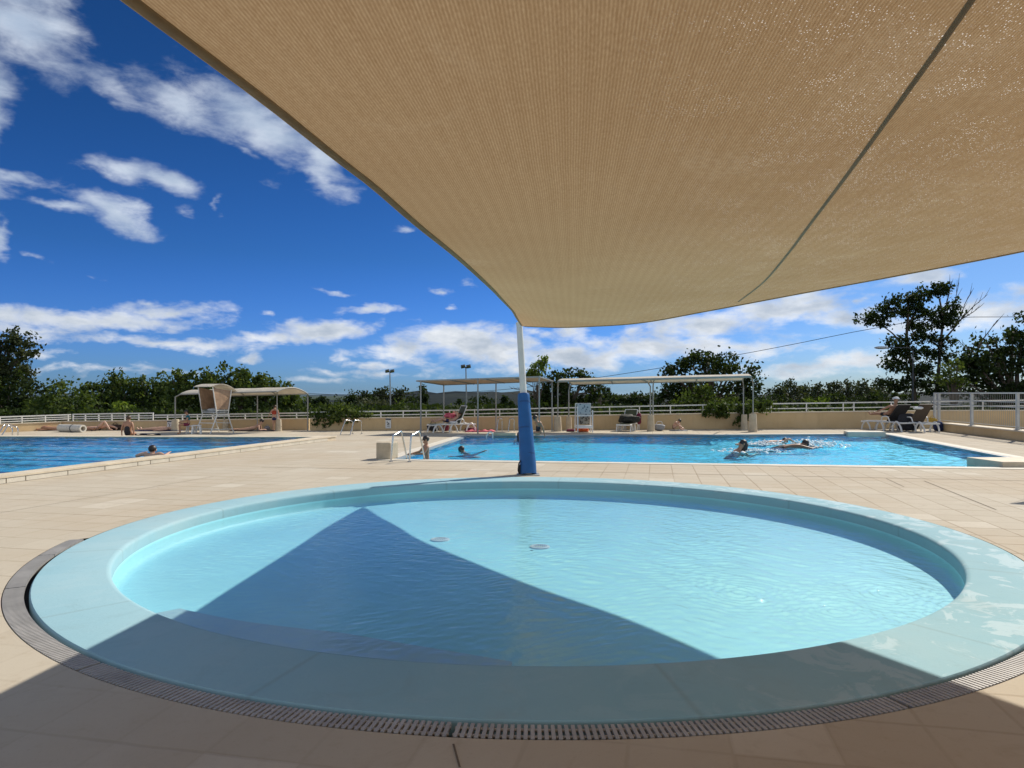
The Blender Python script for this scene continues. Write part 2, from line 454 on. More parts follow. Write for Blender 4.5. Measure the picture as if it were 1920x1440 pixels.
M_DECK = mat_deck(); M_RIM = mat_rim(); M_STUCCO = mat_stucco()
M_BASIN = mat_lining('paddling_lining', (.365, .70, .77)); M_BLUE = mat_lining('pool_lining', (.085, .52, .70))
M_BLUE2 = mat_lining('pool_lining_deep', (.11, .42, .58))
M_STONE = basic('coping_stone', (.62, .53, .39), .75, .14, 2.5, bump=.2)
M_STONE2 = basic('pale_stone', (.62, .57, .47), .75, .12, 2.5, bump=.2)
M_WHITE = basic('white_paint', (.72, .70, .64), .45, .08, 4)
M_GREYW = basic('grey_white_metal', (.46, .47, .46), .45, .08, 4)
M_PLAST = basic('white_plastic', (.74, .73, .70), .35, .06, 5)
M_STEEL = basic('steel', (.62, .62, .60), .22, .06, 8, metal=1.)
M_POST = basic('galvanised_post', (.30, .30, .28), .5, .12, 6, metal=.2)
M_DARK = basic('dark_metal', (.06, .065, .07), .5, .2, 6)
M_CONC = basic('pedestal_concrete', (.50, .42, .30), .85, .14, 5, bump=.2)
M_GRATE = basic('grate_plastic', (.385, .37, .345), .6, .2, 3, bump=.1)
M_GAP = basic('dark_gap', (.03, .025, .022), .9, .2, 6)
M_JOINT_SHADOW = basic('joint_and_shadow_line', (.16, .12, .08), .9, .2, 6)
M_PAD = basic('blue_padding', (.004, .095, .29), .42, .12, 4, bump=.1, bscale=18)
M_POLE = basic('white_pole', (.66, .66, .62), .4, .06, 3)
M_WOODP = basic('wood_panel', (.36, .23, .14), .6, .25, 5)
M_CANV = basic('canopy_canvas', (.70, .65, .55), .7, .1, 2, trans=.35)
M_CANV2 = basic('canopy_canvas_brown', (.52, .42, .31), .7, .1, 2, trans=.3)
M_TRUNK = basic('bark', (.10, .075, .05), .9, .3, 4, bump=.4, bscale=14)
M_GREENF = basic('green_sling', (.075, .085, .035), .6, .15, 8)
M_BROWNF = basic('brown_sling', (.07, .05, .035), .6, .15, 8)
M_BLACKF = basic('black_fabric', (.014, .014, .017), .7, .2, 8)
M_LAND = mat_land('grassland', (.012, .025, .008), (.03, .045, .014), (.07, .08, .03), .03)
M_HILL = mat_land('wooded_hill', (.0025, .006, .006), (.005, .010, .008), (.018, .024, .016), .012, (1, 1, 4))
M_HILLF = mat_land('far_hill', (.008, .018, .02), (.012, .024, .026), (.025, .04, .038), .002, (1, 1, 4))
M_LEAF_D = mat_leaf('leaf_dark', (.012, .022, .006), (.028, .045, .012), (.06, .085, .022))
M_LEAF_M = mat_leaf('leaf_mid', (.028, .05, .012), (.068, .102, .023), (.14, .175, .045))
M_LEAF_P = mat_leaf('pine_needles', (.02, .03, .011), (.048, .062, .022), (.10, .11, .042), .25)
M_LEAF_L = mat_leaf('leaf_lime', (.06, .10, .015), (.13, .19, .03), (.22, .28, .06), .45)
M_LEAF_G = mat_leaf('leaf_greygreen', (.04, .05, .03), (.08, .09, .055), (.14, .15, .10), .25)

# ------------------------------------------------------------------ ground, deck, pools
PC = Vector((.25, 8.86, 0)); R_IN, R_OUT, R_TR = 4.53, 5.27, 5.46
ga = lambda x, y: math.degrees(math.atan2(G(x, y).y - PC.y, G(x, y).x - PC.x)) % 360
G0, G1 = 188.0, 336.0
hole_pad = []
for k in range(240):
    a = 360 * k / 240
    r = R_TR if G0 <= a <= G1 else R_OUT + .006
    hole_pad.append(Vector((PC.x + r * math.cos(rad(a)), PC.y + r * math.sin(rad(a)), 0)))

# right pool outline (deck level)
NL, NR = G(736, 861.5), G(2010, 879)
FL = G(873, 817.0); FR = G(1661, 813.5)
hole_r = [NL, NR, FR, FL]
# left pool: raised coping
LZ = .14
LA = G(591, 819, LZ); LB = G(0, 888, LZ)
dl = (LA - LB).normalized(); LB2 = LA - dl * 22.0
LC = Vector((-31, LB2.y + 2.5, LZ)); LD = Vector((-24.0, LA.y + .5, LZ))
hole_l = [LB2, LA, LD, LC]
WALLA = [(-60, 815), (0, 811), (115, 806.2)]
outer = [Vector((34, 14, 0)), Vector((34, 34.5, 0)), G(1745, 802.5), G(1300, 804.6), G(1000, 805.8), G(582, 806.6), G(582, 806), G(290, 806), G(115, 805.8), G(0, 810.6), Vector((-36, 12, 0)), Vector((-40, -22, 0)), Vector((34, -22, 0))]

def flat_with_holes(name, outer, holes, mat, z=0.0, **k):
    loops = [[Vector((p.x, p.y, 0)) for p in outer]] + [[Vector((p.x, p.y, 0)) for p in h] for h in holes]
    tris = tessellate_polygon(loops)
    flat = [p for lp in loops for p in lp]
    mb = MB(); i = mb.addv([(p.x, p.y, z) for p in flat])
    for tr in tris: mb.face([i + q for q in tr])
    return mb.build(name, mat, **k)

deck = flat_with_holes('pavement', outer, [hole_pad, hole_r, hole_l], M_DECK)
tag(deck, 'beige square tiled paving around the pools', kind='structure')
mb = MB()
def joint(a, b, w):
    a, b = Vector(a), Vector(b); n = (b - a).normalized().cross(Vector((0, 0, 1))) * w / 2
    for q in (a, b): q.z = .004
    mb.poly([a - n, b - n, b + n, a + n])
joint(G(490, 876.5), G(1140, 886), .022); joint(G(1140, 886), G(2000, 903), .022)
joint(G(1733, 902), G(1868, 956), .018); joint(G(1662, 897.5), G(1695, 913), .012); joint(G(0, 962), G(400, 894), .010)
joint(G(850, 1396), G(862, 1440), .010)
o = mb.build('pavement_joint', M_JOINT_SHADOW); tag(o, kind='structure', label='long dark expansion joints in the paving')

# land outside the terrace: one sheet to the horizon
LANDZ = -3.0
mb = MB(); N = 40
for i in range(N):
    for j in range(N):
        pass
ys = [-60, -20, 0, 20, 38, 60, 90, 140, 220, 350, 600, 1000, 2000, 5000, 12000]
xs = [-12000, -5000, -2000, -800, -300, -120, -60, -30, 0, 30, 60, 120, 300, 800, 2000, 5000, 12000]
idx = {}
for i, x in enumerate(xs):
    for j, y in enumerate(ys):
        z = LANDZ - (0 if y < 60 else min(10, (y - 60) * .02))
        idx[i, j] = mb.addv([(x, y, z)])
for i in range(len(xs) - 1):
    for j in range(len(ys) - 1):
        mb.face((idx[i, j], idx[i + 1, j], idx[i + 1, j + 1], idx[i, j + 1]))
tag(mb.build('ground', M_LAND, smooth=True), kind='structure', label='rough grassland below the terrace')

def hill(name, pts, Y, depth, mat, label):
    """ridge through pixel points (x, ytop) at distance Y, falling off to the front and the back"""
    mb = MB(); rows = []
    rs = np.random.RandomState(int(Y) % 1000)
    xs_ = np.linspace(pts[0][0], pts[-1][0], 90)
    yt = np.interp(xs_, [p[0] for p in pts], [p[1] for p in pts])
    base = LANDZ - 10
    for s in (-1, -.75, -.5, -.25, -.1, 0, .3, 1):
        row = []
        for k, (x, y) in enumerate(zip(xs_, yt)):
            p = P(x, y, Y); hgt = p.z - base
            prof = max(0, math.cos(min(1, abs(s)) * math.pi / 2)) ** 1.2
            nz = mnoise.noise(Vector((x * .03, s * 3, Y * .01))) * .16 * (1 - abs(s)) + (mnoise.noise(Vector((x * .35, s * 9, 3))) * .035 if abs(s) < .9 else 0)
            row.append((p.x * (1 + s * depth / Y), Y + s * depth, base + hgt * prof * (1 + nz)))
        rows.append(mb.addv(row))
    n = len(xs_)
    for a, b in zip(rows[:-1], rows[1:]):
        for k in range(n - 1): mb.face((a + k, a + k + 1, b + k + 1, b + k))
    return tag(mb.build(name, mat, smooth=True), label, kind='structure')
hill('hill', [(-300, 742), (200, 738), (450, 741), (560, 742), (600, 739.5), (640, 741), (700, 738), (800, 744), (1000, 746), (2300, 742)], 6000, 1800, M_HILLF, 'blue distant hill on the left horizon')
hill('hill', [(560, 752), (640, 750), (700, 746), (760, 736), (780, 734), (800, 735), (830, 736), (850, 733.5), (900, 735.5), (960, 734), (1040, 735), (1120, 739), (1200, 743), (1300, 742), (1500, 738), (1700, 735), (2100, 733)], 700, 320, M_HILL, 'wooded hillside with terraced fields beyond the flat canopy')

# --- paddling pool
pool = thing('paddling_pool', 'round pale blue paddling pool with a wide painted rim in the foreground', 'paddling pool', PC)
mb = MB()
mb.lathe([(R_OUT, -.16), (R_OUT, -.012), (R_OUT - .012, 0.004), (R_IN + .05, .010), (R_IN + .018, .004), (R_IN + .004, -.012), (R_IN, -.035), (R_IN, -.13)], n=200)
EX = 1.035
mb.v = [(q[0] * EX, q[1], q[2]) if math.hypot(q[0], q[1]) < R_IN + .1 else q for q in mb.v]
mb.build('rim', M_RIM, pool, smooth='auto')
mb = MB()
mb.lathe([(R_IN, -.13), (R_IN - .004, -.25), (R_IN - .03, -.285), (R_IN - .09, -.30), (3.0, -.305), (1.5, -.305), (.02, -.305)], n=160)
mb.v = [(q[0] * EX, q[1], q[2]) for q in mb.v]
mb.build('basin', M_BASIN, pool, smooth='auto')
edge = crom([G(x, y, -.18) - PC for x, y in ((338, 1141), (361, 1146.7), (450, 1164), (540, 1176), (640, 1187), (740, 1204), (850, 1222), (960, 1241))], 40)
mb = MB(); i0 = []
for q in edge:
    a_ = math.atan2(q.y, q.x / EX); o_ = Vector((R_IN * EX * math.cos(a_) * .999, R_IN * math.sin(a_) * .999, -.18)); q = q if math.hypot(q.x / EX, q.y) < R_IN - .02 else o_ * .995
    i0.append(mb.addv([(o_.x, o_.y, -.178), (q.x, q.y, -.178), (q.x, q.y, -.303)]))
for a_, b_ in zip(i0[:-1], i0[1:]):
    mb.face((a_, b_, b_ + 1, a_ + 1)); mb.face((a_ + 1, b_ + 1, b_ + 2, a_ + 2))
mb.build('step', mat_lining('step_lining', (.42, .56, .60)), pool)
for (x, y) in ((825, 1011), (1012, 1024.5)):
    p = G(x, y, -.295) - PC
    mb = MB()
    mb.lathe([(.135, -.012), (.13, .004), (.095, .010), (.088, .006)], n=28)
    for k in range(-3, 4):
        L = math.sqrt(.09 ** 2 - (k * .024) ** 2)
        mb.box((k * .024, 0, .004), (.012, 2 * L, .008))
    mb.box((0, 0, .003), (.17, .016, .009))
    d = mb.build('drain_cover', basic('drain_plastic', (.62, .66, .64), .5), pool); d.location = (p.x, p.y, -.296)
mb = MB()
mb.lathe([(R_IN - .002, 0), (3.2, 0), (1.6, 0), (.02, 0)], n=128)
def wave_fn(seed, comps, swell=None):
    r = np.random.RandomState(seed); W_ = []
    for lam, slope, k in comps:
        for _ in range(k):
            a = r.uniform(0, 2 * math.pi); l = lam * r.uniform(.75, 1.35); q = 2 * math.pi / l
            W_.append((q * math.cos(a), q * math.sin(a), slope / q / math.sqrt(k), r.uniform(0, 6.28)))
    def f(x, y):
        # bend the crests so that no straight wave trains show
        x2 = x + .35 * np.sin(y * 1.3 + seed) + .12 * np.sin(y * 4.1 + x * 1.7); y2 = y + .35 * np.sin(x * 1.1 - seed) + .12 * np.sin(x * 3.7 - y * 2.2)
        z = np.zeros_like(x)
        for kx, ky, am, ph in W_: z += am * np.sin(kx * x2 + ky * y2 + ph)
        return z
    return f
def wave_grid(name, outline, step, fn, mat, z, amp=None, org=Vector()):
    """a sheet of small waves cut to the outline"""
    P2 = np.array([(p.x, p.y) for p in outline]); lo, hi = P2.min(0), P2.max(0)
    nx, ny = int((hi[0] - lo[0]) / step) + 1, int((hi[1] - lo[1]) / step) + 1
    X, Y = np.meshgrid(np.linspace(lo[0], hi[0], nx + 1), np.linspace(lo[1], hi[1], ny + 1), indexing='ij')
    Z = fn(X, Y)
    if amp is not None: Z = Z * amp(X, Y)
    ins = np.zeros(X.shape, bool)
    n = len(P2)
    for i in range(n):
        x1, y1 = P2[i - 1]; x2, y2 = P2[i]
        c = ((y1 > Y) != (y2 > Y)); xi = (x2 - x1) * (Y - y1) / (y2 - y1 + 1e-12) + x1
        ins ^= c & (X < xi)
    V = np.stack([X - org.x, Y - org.y, Z + z], -1).reshape(-1, 3)
    idx = np.arange((nx + 1) * (ny + 1)).reshape(nx + 1, ny + 1)
    keep = ins[:-1, :-1] | ins[1:, :-1] | ins[:-1, 1:] | ins[1:, 1:]
    Q = np.stack([idx[:-1, :-1], idx[1:, :-1], idx[1:, 1:], idx[:-1, 1:]], -1)[keep]
    used, inv = np.unique(Q.reshape(-1), return_inverse=True); V = V[used]; Q = inv.reshape(-1, 4)
    me = bpy.data.meshes.new(name); m_ = len(Q)
    me.vertices.add(len(V)); me.vertices.foreach_set('co', V.reshape(-1).astype(np.float32))
    me.loops.add(m_ * 4); me.loops.foreach_set('vertex_index', Q.reshape(-1).astype(np.int32))
    me.polygons.add(m_); me.polygons.foreach_set('loop_start', np.arange(0, m_ * 4, 4, dtype=np.int32)); me.polygons.foreach_set('loop_total', np.full(m_, 4, dtype=np.int32))
    me.update(calc_edges=True); me.validate()
    me.polygons.foreach_set('use_smooth', [True] * len(me.polygons)); me.materials.append(mat)
    o = bpy.data.objects.new(name, me); COL.objects.link(o); o.location = org; return o
M_W1 = mat_water('paddling_water', (.86, .97, .985), 14.0, .0025, 1.0, .012, (1, 1, 1), None, .3)
wf1 = wave_fn(3, [(.30, .05, 7), (.13, .08, 10), (.075, .07, 10)])
drops = [(2.75, 5.9), (3.45, 6.35), (2.1, 6.4), (3.9, 5.9)]
def w1(x, y):
    z = wf1(x, y)
    for i, (cx, cy) in enumerate(drops):
        d = np.hypot(x - cx, y - cy); z = z + .0036 * np.sin(d * 2 * math.pi / .085 + i) * np.exp(-(d / .62) ** 2)
    return z
def a1(x, y):
    g = lambda cx, cy, s: np.exp(-(((x - cx) ** 2 + (y - cy) ** 2) / s ** 2))
    a = .17 + 1.3 * g(2.8, 6.4, 2.0) + .95 * g(2.0, 9.2, 2.8) + .7 * g(-.9, 5.0, .8) + .8 * g(-3.0, 10.2, .8) + .4 * g(-3.2, 8.0, 1.2)
    return np.minimum(a, 1.7)
circ = [PC + Vector(((R_IN + .03) * math.cos(2 * math.pi * k / 128), (R_IN + .03) * math.sin(2 * math.pi * k / 128), 0)) for k in range(128)]
circ_in = [PC + Vector(((q - PC).x * EX, (q - PC).y, 0)) * ((R_IN - .012) / (R_IN + .03)) for q in circ]
o = wave_grid('water', circ_in, .019, w1, M_W1, -.145, a1, PC)
tag(o, 'shallow clear water in the round paddling pool', kind='structure')

# trench below the gratings and the grate segments
mb = MB(); n = 120
ring = []
for k in range(n + 1):
    a = rad(G0 + (G1 - G0) * k / n); c_, s_ = math.cos(a), math.sin(a)
    ring.append([(PC.x + r * c_, PC.y + r * s_, z) for r, z in ((R_OUT + .001, -.09), (R_TR - .001, -.09), (R_TR - .001, -.003))])
for a, b in zip(ring[:-1], ring[1:]):
    for q in range(2): mb.poly([a[q], b[q], b[q + 1], a[q + 1]])
tag(mb.build('drainage_channel', M_GAP), 'dark overflow channel around the paddling pool', kind='structure')
cuts = [G0 + .3, 197.0, 211.4, 237.7, 264.2, 290.6, 315, G1 - .3]
GLAB = ['short grey grating piece at the far left end of the channel', 'sunlit grey grating piece beside the left curve of the rim', 'long grey grating piece curving from sun towards the shadow edge',
        'dark shaded grating piece left of the dark joint at the bottom', 'dark shaded grating piece in the middle of the bottom edge', 'brown grating piece crossing from shade into sun at lower right', 'grating piece on the far right side of the channel']
for k in range(len(cuts) - 1):
    a0, a1 = cuts[k], cuts[k + 1] - .22
    am = rad((a0 + a1) / 2); rm = (R_OUT + R_TR) / 2
    mb = MB(); r0, r1 = R_OUT + .035, R_TR - .008
    nb = max(3, int((a1 - a0) / math.degrees(.0345 / rm)))
    org = Vector((PC.x + rm * math.cos(am), PC.y + rm * math.sin(am), 0))
    for j in range(nb):
        a = rad(a0 + (a1 - a0) * (j + .5) / nb); d = Vector((math.cos(a), math.sin(a), 0)); q = PC - org
        w = .0122
        n_ = Vector((-d.y, d.x, 0)) * w
        A, B = q + d * r0, q + d * r1
        z1, z0 = .002, -.02
        i = mb.addv([A - n_ + Vector((0, 0, z0)), A + n_ + Vector((0, 0, z0)), B + n_ + Vector((0, 0, z0)), B - n_ + Vector((0, 0, z0)),
                     A - n_ * .8 + Vector((0, 0, z1)), A + n_ * .8 + Vector((0, 0, z1)), B + n_ * .8 + Vector((0, 0, z1)), B - n_ * .8 + Vector((0, 0, z1))])
        for qd in ((4, 5, 6, 7), (0, 1, 5, 4), (1, 2, 6, 5), (2, 3, 7, 6), (3, 0, 4, 7)): mb.face([i + u for u in qd])
    for rr in (R_OUT + .075, R_TR - .045):
        pts = [(PC - org) + Vector((rr * math.cos(rad(a0 + (a1 - a0) * s / 24)), rr * math.sin(rad(a0 + (a1 - a0) * s / 24)), -.009)) for s in range(25)]
        mb.tube(pts, .0085, 6)
    o = mb.build('drain_grate', M_GRATE, loc=org); tag(o, GLAB[k], 'drain grate', 'grating pieces around the paddling pool')

# --- right swimming pool
def basin(name, outline, z_top, depth, mat, parent, org):
    mb = MB(); n = len(outline)
    a = mb.addv([p - org + Vector((0, 0, z_top - p.z)) for p in outline]); b = mb.addv([Vector((p.x - org.x, p.y - org.y, z_top - depth)) for p in outline])
    for j in range(n): mb.face((a + j, a + (j + 1) % n, b + (j + 1) % n, b + j))
    mb.face([b + j for j in range(n)])
    return mb.build(name, mat, parent)
def strip(mb, pts, w_in, w_out, z0, z1, closed=True):
    """kerb along an outline: w_out outside, w_in inside"""
    n = len(pts); c = sum((Vector((p.x, p.y, 0)) for p in pts), Vector()) / n
    offs = []
    for w in (w_in, w_out):
        ring = []
        for k in range(n):
            p0, p1, p2 = pts[k - 1], pts[k], pts[(k + 1) % n]
            d1 = (p1 - p0); d2 = (p2 - p1); d1.z = d2.z = 0; d1.normalize(); d2.normalize()
            n1 = Vector((d1.y, -d1.x, 0)); n2 = Vector((d2.y, -d2.x, 0))
            if n1.dot(Vector((p1.x, p1.y, 0)) - c) < 0: n1 = -n1
            if n2.dot(Vector((p1.x, p1.y, 0)) - c) < 0: n2 = -n2
            m = (n1 + n2).normalized(); s = w / max(.3, m.dot(n1))
            ring.append(Vector((p1.x, p1.y, 0)) + m * s)
        offs.append(ring)
    a, b = offs
    for k in range(n):
        q = (k + 1) % n
        A = [a[k], a[q], b[q], b[k]]
        i = mb.addv([(p.x, p.y, z0) for p in A] + [(p.x, p.y, z1) for p in A])
        for f_ in ((4, 5, 6, 7), (0, 1, 5, 4), (2, 3, 7, 6)): mb.face([i + u for u in f_])

poolr = thing('swimming_pool', 'bright blue rectangular swimming pool behind the padded pole', 'swimming pool', (0, 0, 0))
basin('basin', hole_r, -.005, .26, M_BLUE, poolr, Vector())
mb = MB(); strip(mb, hole_r, .0, .34, -.1, .012)
mb.build('coping', M_STONE2, poolr)
mb = MB(); strip(mb, hole_r, -.11, -.001, -.05, .006)
mb.build('gutter', basic('gutter_grey', (.26, .30, .33), .6), poolr)
M_W2 = mat_water('pool_water', (.66, .95, 1.0), 7.0, .008, .85, .03, (1, 1, 1), None, .2)
ctr = (NL + NR + FR + FL) / 4
water_r = wave_grid('water', [p + (ctr - p).normalized() * .05 for p in hole_r], .06, wave_fn(11, [(1.3, .04, 5), (.55, .15, 9), (.27, .15, 10)]), M_W2, -.05, lambda x, y: .8 + .9 * np.exp(-(((x - 10.3) / 3.0) ** 2 + ((y - 23) / 4.0) ** 2)))
tag(water_r, 'rippled turquoise water of the pool on the right', kind='structure')

# --- left swimming pool with a raised stone kerb
pooll = thing('swimming_pool', 'deep blue lap pool with dark lane lines and a raised stone kerb on the left', 'swimming pool', (0, 0, 0))
basin('basin', hole_l, LZ - .01, .30, M_BLUE2, pooll, Vector())
mb = MB()
strip(mb, hole_l, 0.0, .485, -.05, LZ - .035)
mb.cur = 1
strip(mb, hole_l, -.02, .51, LZ - .0345, LZ)
nrm = Vector((dl.y, -dl.x, 0)); s_ = 0.0; rk = random.Random(4); mb.cur = 2
while s_ < 21.5:                        # facing slabs with open joints, some shorter
    L_ = rk.choice((.95, .95, .95, .62, .40)); q = LA - dl * (s_ + L_ / 2) + nrm * .4925
    mb.box((q.x, q.y, .05), (L_ - .022, .016, .098), rz=math.atan2(dl.y, dl.x)); s_ += L_
mb.cur = 3
q0, q1 = LA + nrm * .4865, LB2 + nrm * .4865
mb.bar((q0.x, q0.y, .055), (q1.x, q1.y, .055), .002, .096); mb.bar((q0.x + nrm.x * .016, q0.y + nrm.y * .016, .004), (q1.x + nrm.x * .016, q1.y + nrm.y * .016, .004), .012, .004)  # second bar: dark strip painted in as the shadow line at the kerb foot
mb.build('kerb', [M_STONE, M_STONE, M_STONE2, M_JOINT_SHADOW], pooll)
M_W3 = mat_water('lap_water', (.55, .88, .99), 7.0, .008, .85, .03, (1, 1, 1), None, .2)
ctr = (LA + LB2 + LC + LD) / 4
water_l = wave_grid('water', [p + (ctr - p).normalized() * .05 for p in hole_l], .075, wave_fn(17, [(1.5, .04, 5), (.65, .13, 9), (.33, .13, 10)]), M_W3, LZ - .055)
tag(water_l, 'blue water of the lap pool on the left', kind='structure')
mb = MB()
for (y0, y1) in ((829, 832), (838.7, 842), (852.5, 858.5), (875, 884)):
    A = G(0, y0, LZ - .06); B = G(320, y1, LZ - .06); d = (B - A).normalized()
    # keep the line inside the pool
    def inside(p):
        return (p - LA).cross(dl).z > 0.25 if True else True
    s0, s1 = -14, 0
    while True:
        p = A + d * (s1 + .3)
        if (LA.x - LB.x) * (p.y - LB.y) - (LA.y - LB.y) * (p.x - LB.x) < .35 or s1 > 30: break
        s1 += .3
    seg = 60
    pts = [A + d * (s0 + (s1 - s0) * k / seg) for k in range(seg + 1)]
    for k in range(seg):
        a, b = pts[k], pts[k + 1]; w = Vector((-d.y, d.x, 0)) * .13
        z = Vector((0, 0, -.075 - .05))
        mb.poly([a - w + z, b - w + z, b + w + z, a + w + z])
mb.build('lane_line', basic('lane_paint', (.01, .035, .09), .6), pooll)

# --- walls with coping
def wall(name, pts, label, thick=.2, mat=None, side=1):
    """pts: (x, ybase, ytop) pixels; ground foot from ybase"""
    Q = []
    for (x, yb, yt) in pts:
        g = G(x, yb); Q.append((g, P(x, yt, g.y).z))
    return wall_pts(name, Q, label, thick, mat)
def wall_pts(name, Q, label, thick=.2, mat=None):
    th = thing(name, label, 'wall', (0, 0, 0))
    mb = MB(); cp = MB()
    n = len(Q)
    def nrm(k):
        d = Vector()
        if k > 0: d += (Q[k][0] - Q[k - 1][0]).normalized()
        if k < n - 1: d += (Q[k + 1][0] - Q[k][0]).normalized()
        d.normalize(); return Vector((-d.y, d.x, 0))
    fr = [q[0] for q in Q]; bk = [q[0] + nrm(k) * thick for k, q in enumerate(Q)]; tz = [q[1] for q in Q]
    def prism(m, A, B, zb, zt):
        i = m.addv([(p.x, p.y, zb[k]) for k, p in enumerate(A)]); j = m.addv([(p.x, p.y, zt[k]) for k, p in enumerate(A)])
        a = m.addv([(p.x, p.y, zb[k]) for k, p in enumerate(B)]); b = m.addv([(p.x, p.y, zt[k]) for k, p in enumerate(B)])
        for k in range(n - 1):
            m.face((i + k, i + k + 1, j + k + 1, j + k)); m.face((a + k, a + k + 1, b + k + 1, b + k)); m.face((j + k, j + k + 1, b + k + 1, b + k))
        m.face((i, j, b, a)); m.face((i + n - 1, j + n - 1, b + n - 1, a + n - 1))
    prism(mb, fr, bk, [LANDZ - .3] * n, [z - .045 for z in tz])
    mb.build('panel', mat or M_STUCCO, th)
    f2 = [q[0] - nrm(k) * .025 for k, q in enumerate(Q)]; b2 = [p + nrm(k) * .025 for k, p in enumerate(bk)]
    prism(cp, f2, b2, [z - .0449 for z in tz], tz)
    cp.build('coping', M_STONE, th)
    return th
wA = [(-90, 815.5, 798), (0, 811, 794.4), (115, 806.2, 789.9)]
wB = [(115.6, 806, 789.5), (290, 806.3, 787.8), (579, 806.2, 784.0)]
wD = [(582, 807.5, 783.5), (800, 806.8, 781.8), (1000, 806.0, 779.8), (1300, 804.8, 775.2), (1500, 804.2, 772.0), (1745, 803.0, 769.2)]
wall('terrace_wall', wA, 'sunlit cream wall at the far left edge of the terrace')
wall('terrace_wall', wB, 'shaded beige wall behind the lifeguard chair and left canopy')
QD = []
for (x, yb, yt) in wD:
    g = G(x, yb); QD.append((g, P(x, yt, g.y).z))
QD.append((Vector((33.5, 33.2, 0)), QD[-1][1] + .05))
wall_pts('terrace_wall', QD, 'long shaded beige wall along the back of the right pool')

# --- railings on the walls
def railing(name, base, rails, posts, label, tw=.055, top=None):
    """base: pixel wall line (as in wall); rails: list of [(x, y)...] ; posts: pixel x"""
    th = thing(name, label, 'railing', (0, 0, 0), group='white railings on the terrace walls')
    bx = [b[0] for b in base]
    gs = [G(b[0], b[1]) for b in base]
    def depth(x):   # depth of the wall centre line at pixel x
        s = (x - CX) / F
        for (x0, p0), (x1, p1) in zip(zip(bx, gs), list(zip(bx, gs))[1:]):
            if x0 <= x <= x1 or (x < x0 and x0 == bx[0]) or (x > x1 and x1 == bx[-1]):
                d = p1 - p0; k = (s * p0.y - p0.x) / (d.x - s * d.y); return p0.y + d.y * k + .1
        return gs[-1].y
    for r in rails:
        xs_ = sorted(set([q[0] for q in r] + [b for b in bx if r[0][0] < b < r[-1][0]]))
        ys_ = np.interp(xs_, [q[0] for q in r], [q[1] for q in r])
        pts = [P(x, y, depth(x)) for x, y in zip(xs_, ys_)]
        mb = MB()
        for a, b in zip(pts[:-1], pts[1:]): mb.bar(a, b, .05, tw if r is rails[0] else tw * .75)
        mb.build('rail', M_WHITE, th)
    for x in posts:
        Y = depth(x)
        yt = np.interp(x, [q[0] for q in rails[0]], [q[1] for q in rails[0]])
        yb = np.interp(x, [b[0] for b in base], [b[2] for b in base])
        a, b = P(x, yb + .6, Y), P(x, yt, Y)
        mb = MB(); mb.bar(a, b, .045, .045, up=(0, 1, 0)); 
        mb.box((a.x, a.y, a.z + .006), (.1, .1, .012))
        mb.build('post', M_WHITE, th)
    return th
railing('terrace_railing', wA, [[(-90, 786), (0, 782), (133, 777.5)], [(-90, 791), (0, 786.8), (133, 781.5)], [(-90, 795), (0, 791.2), (133, 785)]], [-45, 0, 41, 85, 128], 'three-bar white railing on the sunlit wall at far left')
railing('terrace_railing', wB, [[(136, 777), (211, 775.6), (288, 774.6)], [(136, 781.5), (211, 780.2), (288, 779.4)], [(136, 785.3), (211, 784.2), (288, 783.6)]], [137, 160, 185, 209.5, 234, 260, 287], 'taller white railing with close posts left of the lifeguard chair')
railing('terrace_railing', wB, [[(290, 778.6), (440, 776.3), (579, 774)], [(290, 782.6), (440, 780.6), (579, 778.8)]], [314, 342, 370, 398.5, 429, 459.5, 490.8, 522, 556], 'low two-bar white railing behind the arched canopy')
railing('terrace_railing', wD, [[(583, 773), (880, 768.8), (1100, 763.8), (1400, 757.6), (1744, 753.0)], [(583, 779.5), (880, 776), (1100, 772.2), (1400, 767), (1744, 762.5)]], [590, 632, 672, 714, 756, 799, 843, 890, 937, 986, 1037, 1090, 1143, 1199, 1257, 1318, 1380, 1446, 1512, 1581, 1601, 1671], 'long two-bar white railing on the back wall')
wE = [(1746, 803.0, 769.2), (1900, 805.5, 768.8), (2010, 807.2, 768.5)]
railing('terrace_railing', wE, [[(1748, 753), (1900, 750.5), (2010, 749)], [(1748, 762.6), (1900, 761.0), (2010, 760)]], [1843, 1935, 2000], 'short white railing seen through the tall right fence')

# --- right-hand plinth and tall fence
F0, F1 = G(1762, 808), G(1920, 828)
fd = (F1 - F0).normalized(); F2 = F0 + fd * 17
PZ = P(1761, 792.5, F0.y).z
th = thing('low_plinth', 'low beige plinth under the tall white fence on the right', 'plinth', (0, 0, 0))
mb = MB(); nn = Vector((-fd.y, fd.x, 0))
if nn.x < 0: nn = -nn
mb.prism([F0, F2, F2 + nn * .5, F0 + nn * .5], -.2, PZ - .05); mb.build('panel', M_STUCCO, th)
mb = MB(); mb.prism([F0 - nn * .04 - fd * .03, F2 - nn * .04, F2 + nn * .54, F0 + nn * .54 - fd * .03], PZ - .0499, PZ); mb.build('coping', M_STONE, th)
fen = thing('mesh_fence', 'tall grey-white fence of wide posts and fine bars on the right plinth', 'fence', (0, 0, 0))
fo = nn * .2; TZ = 1.72
def fpt(s, z): p = F0 + fd * s + fo; return Vector((p.x, p.y, z))
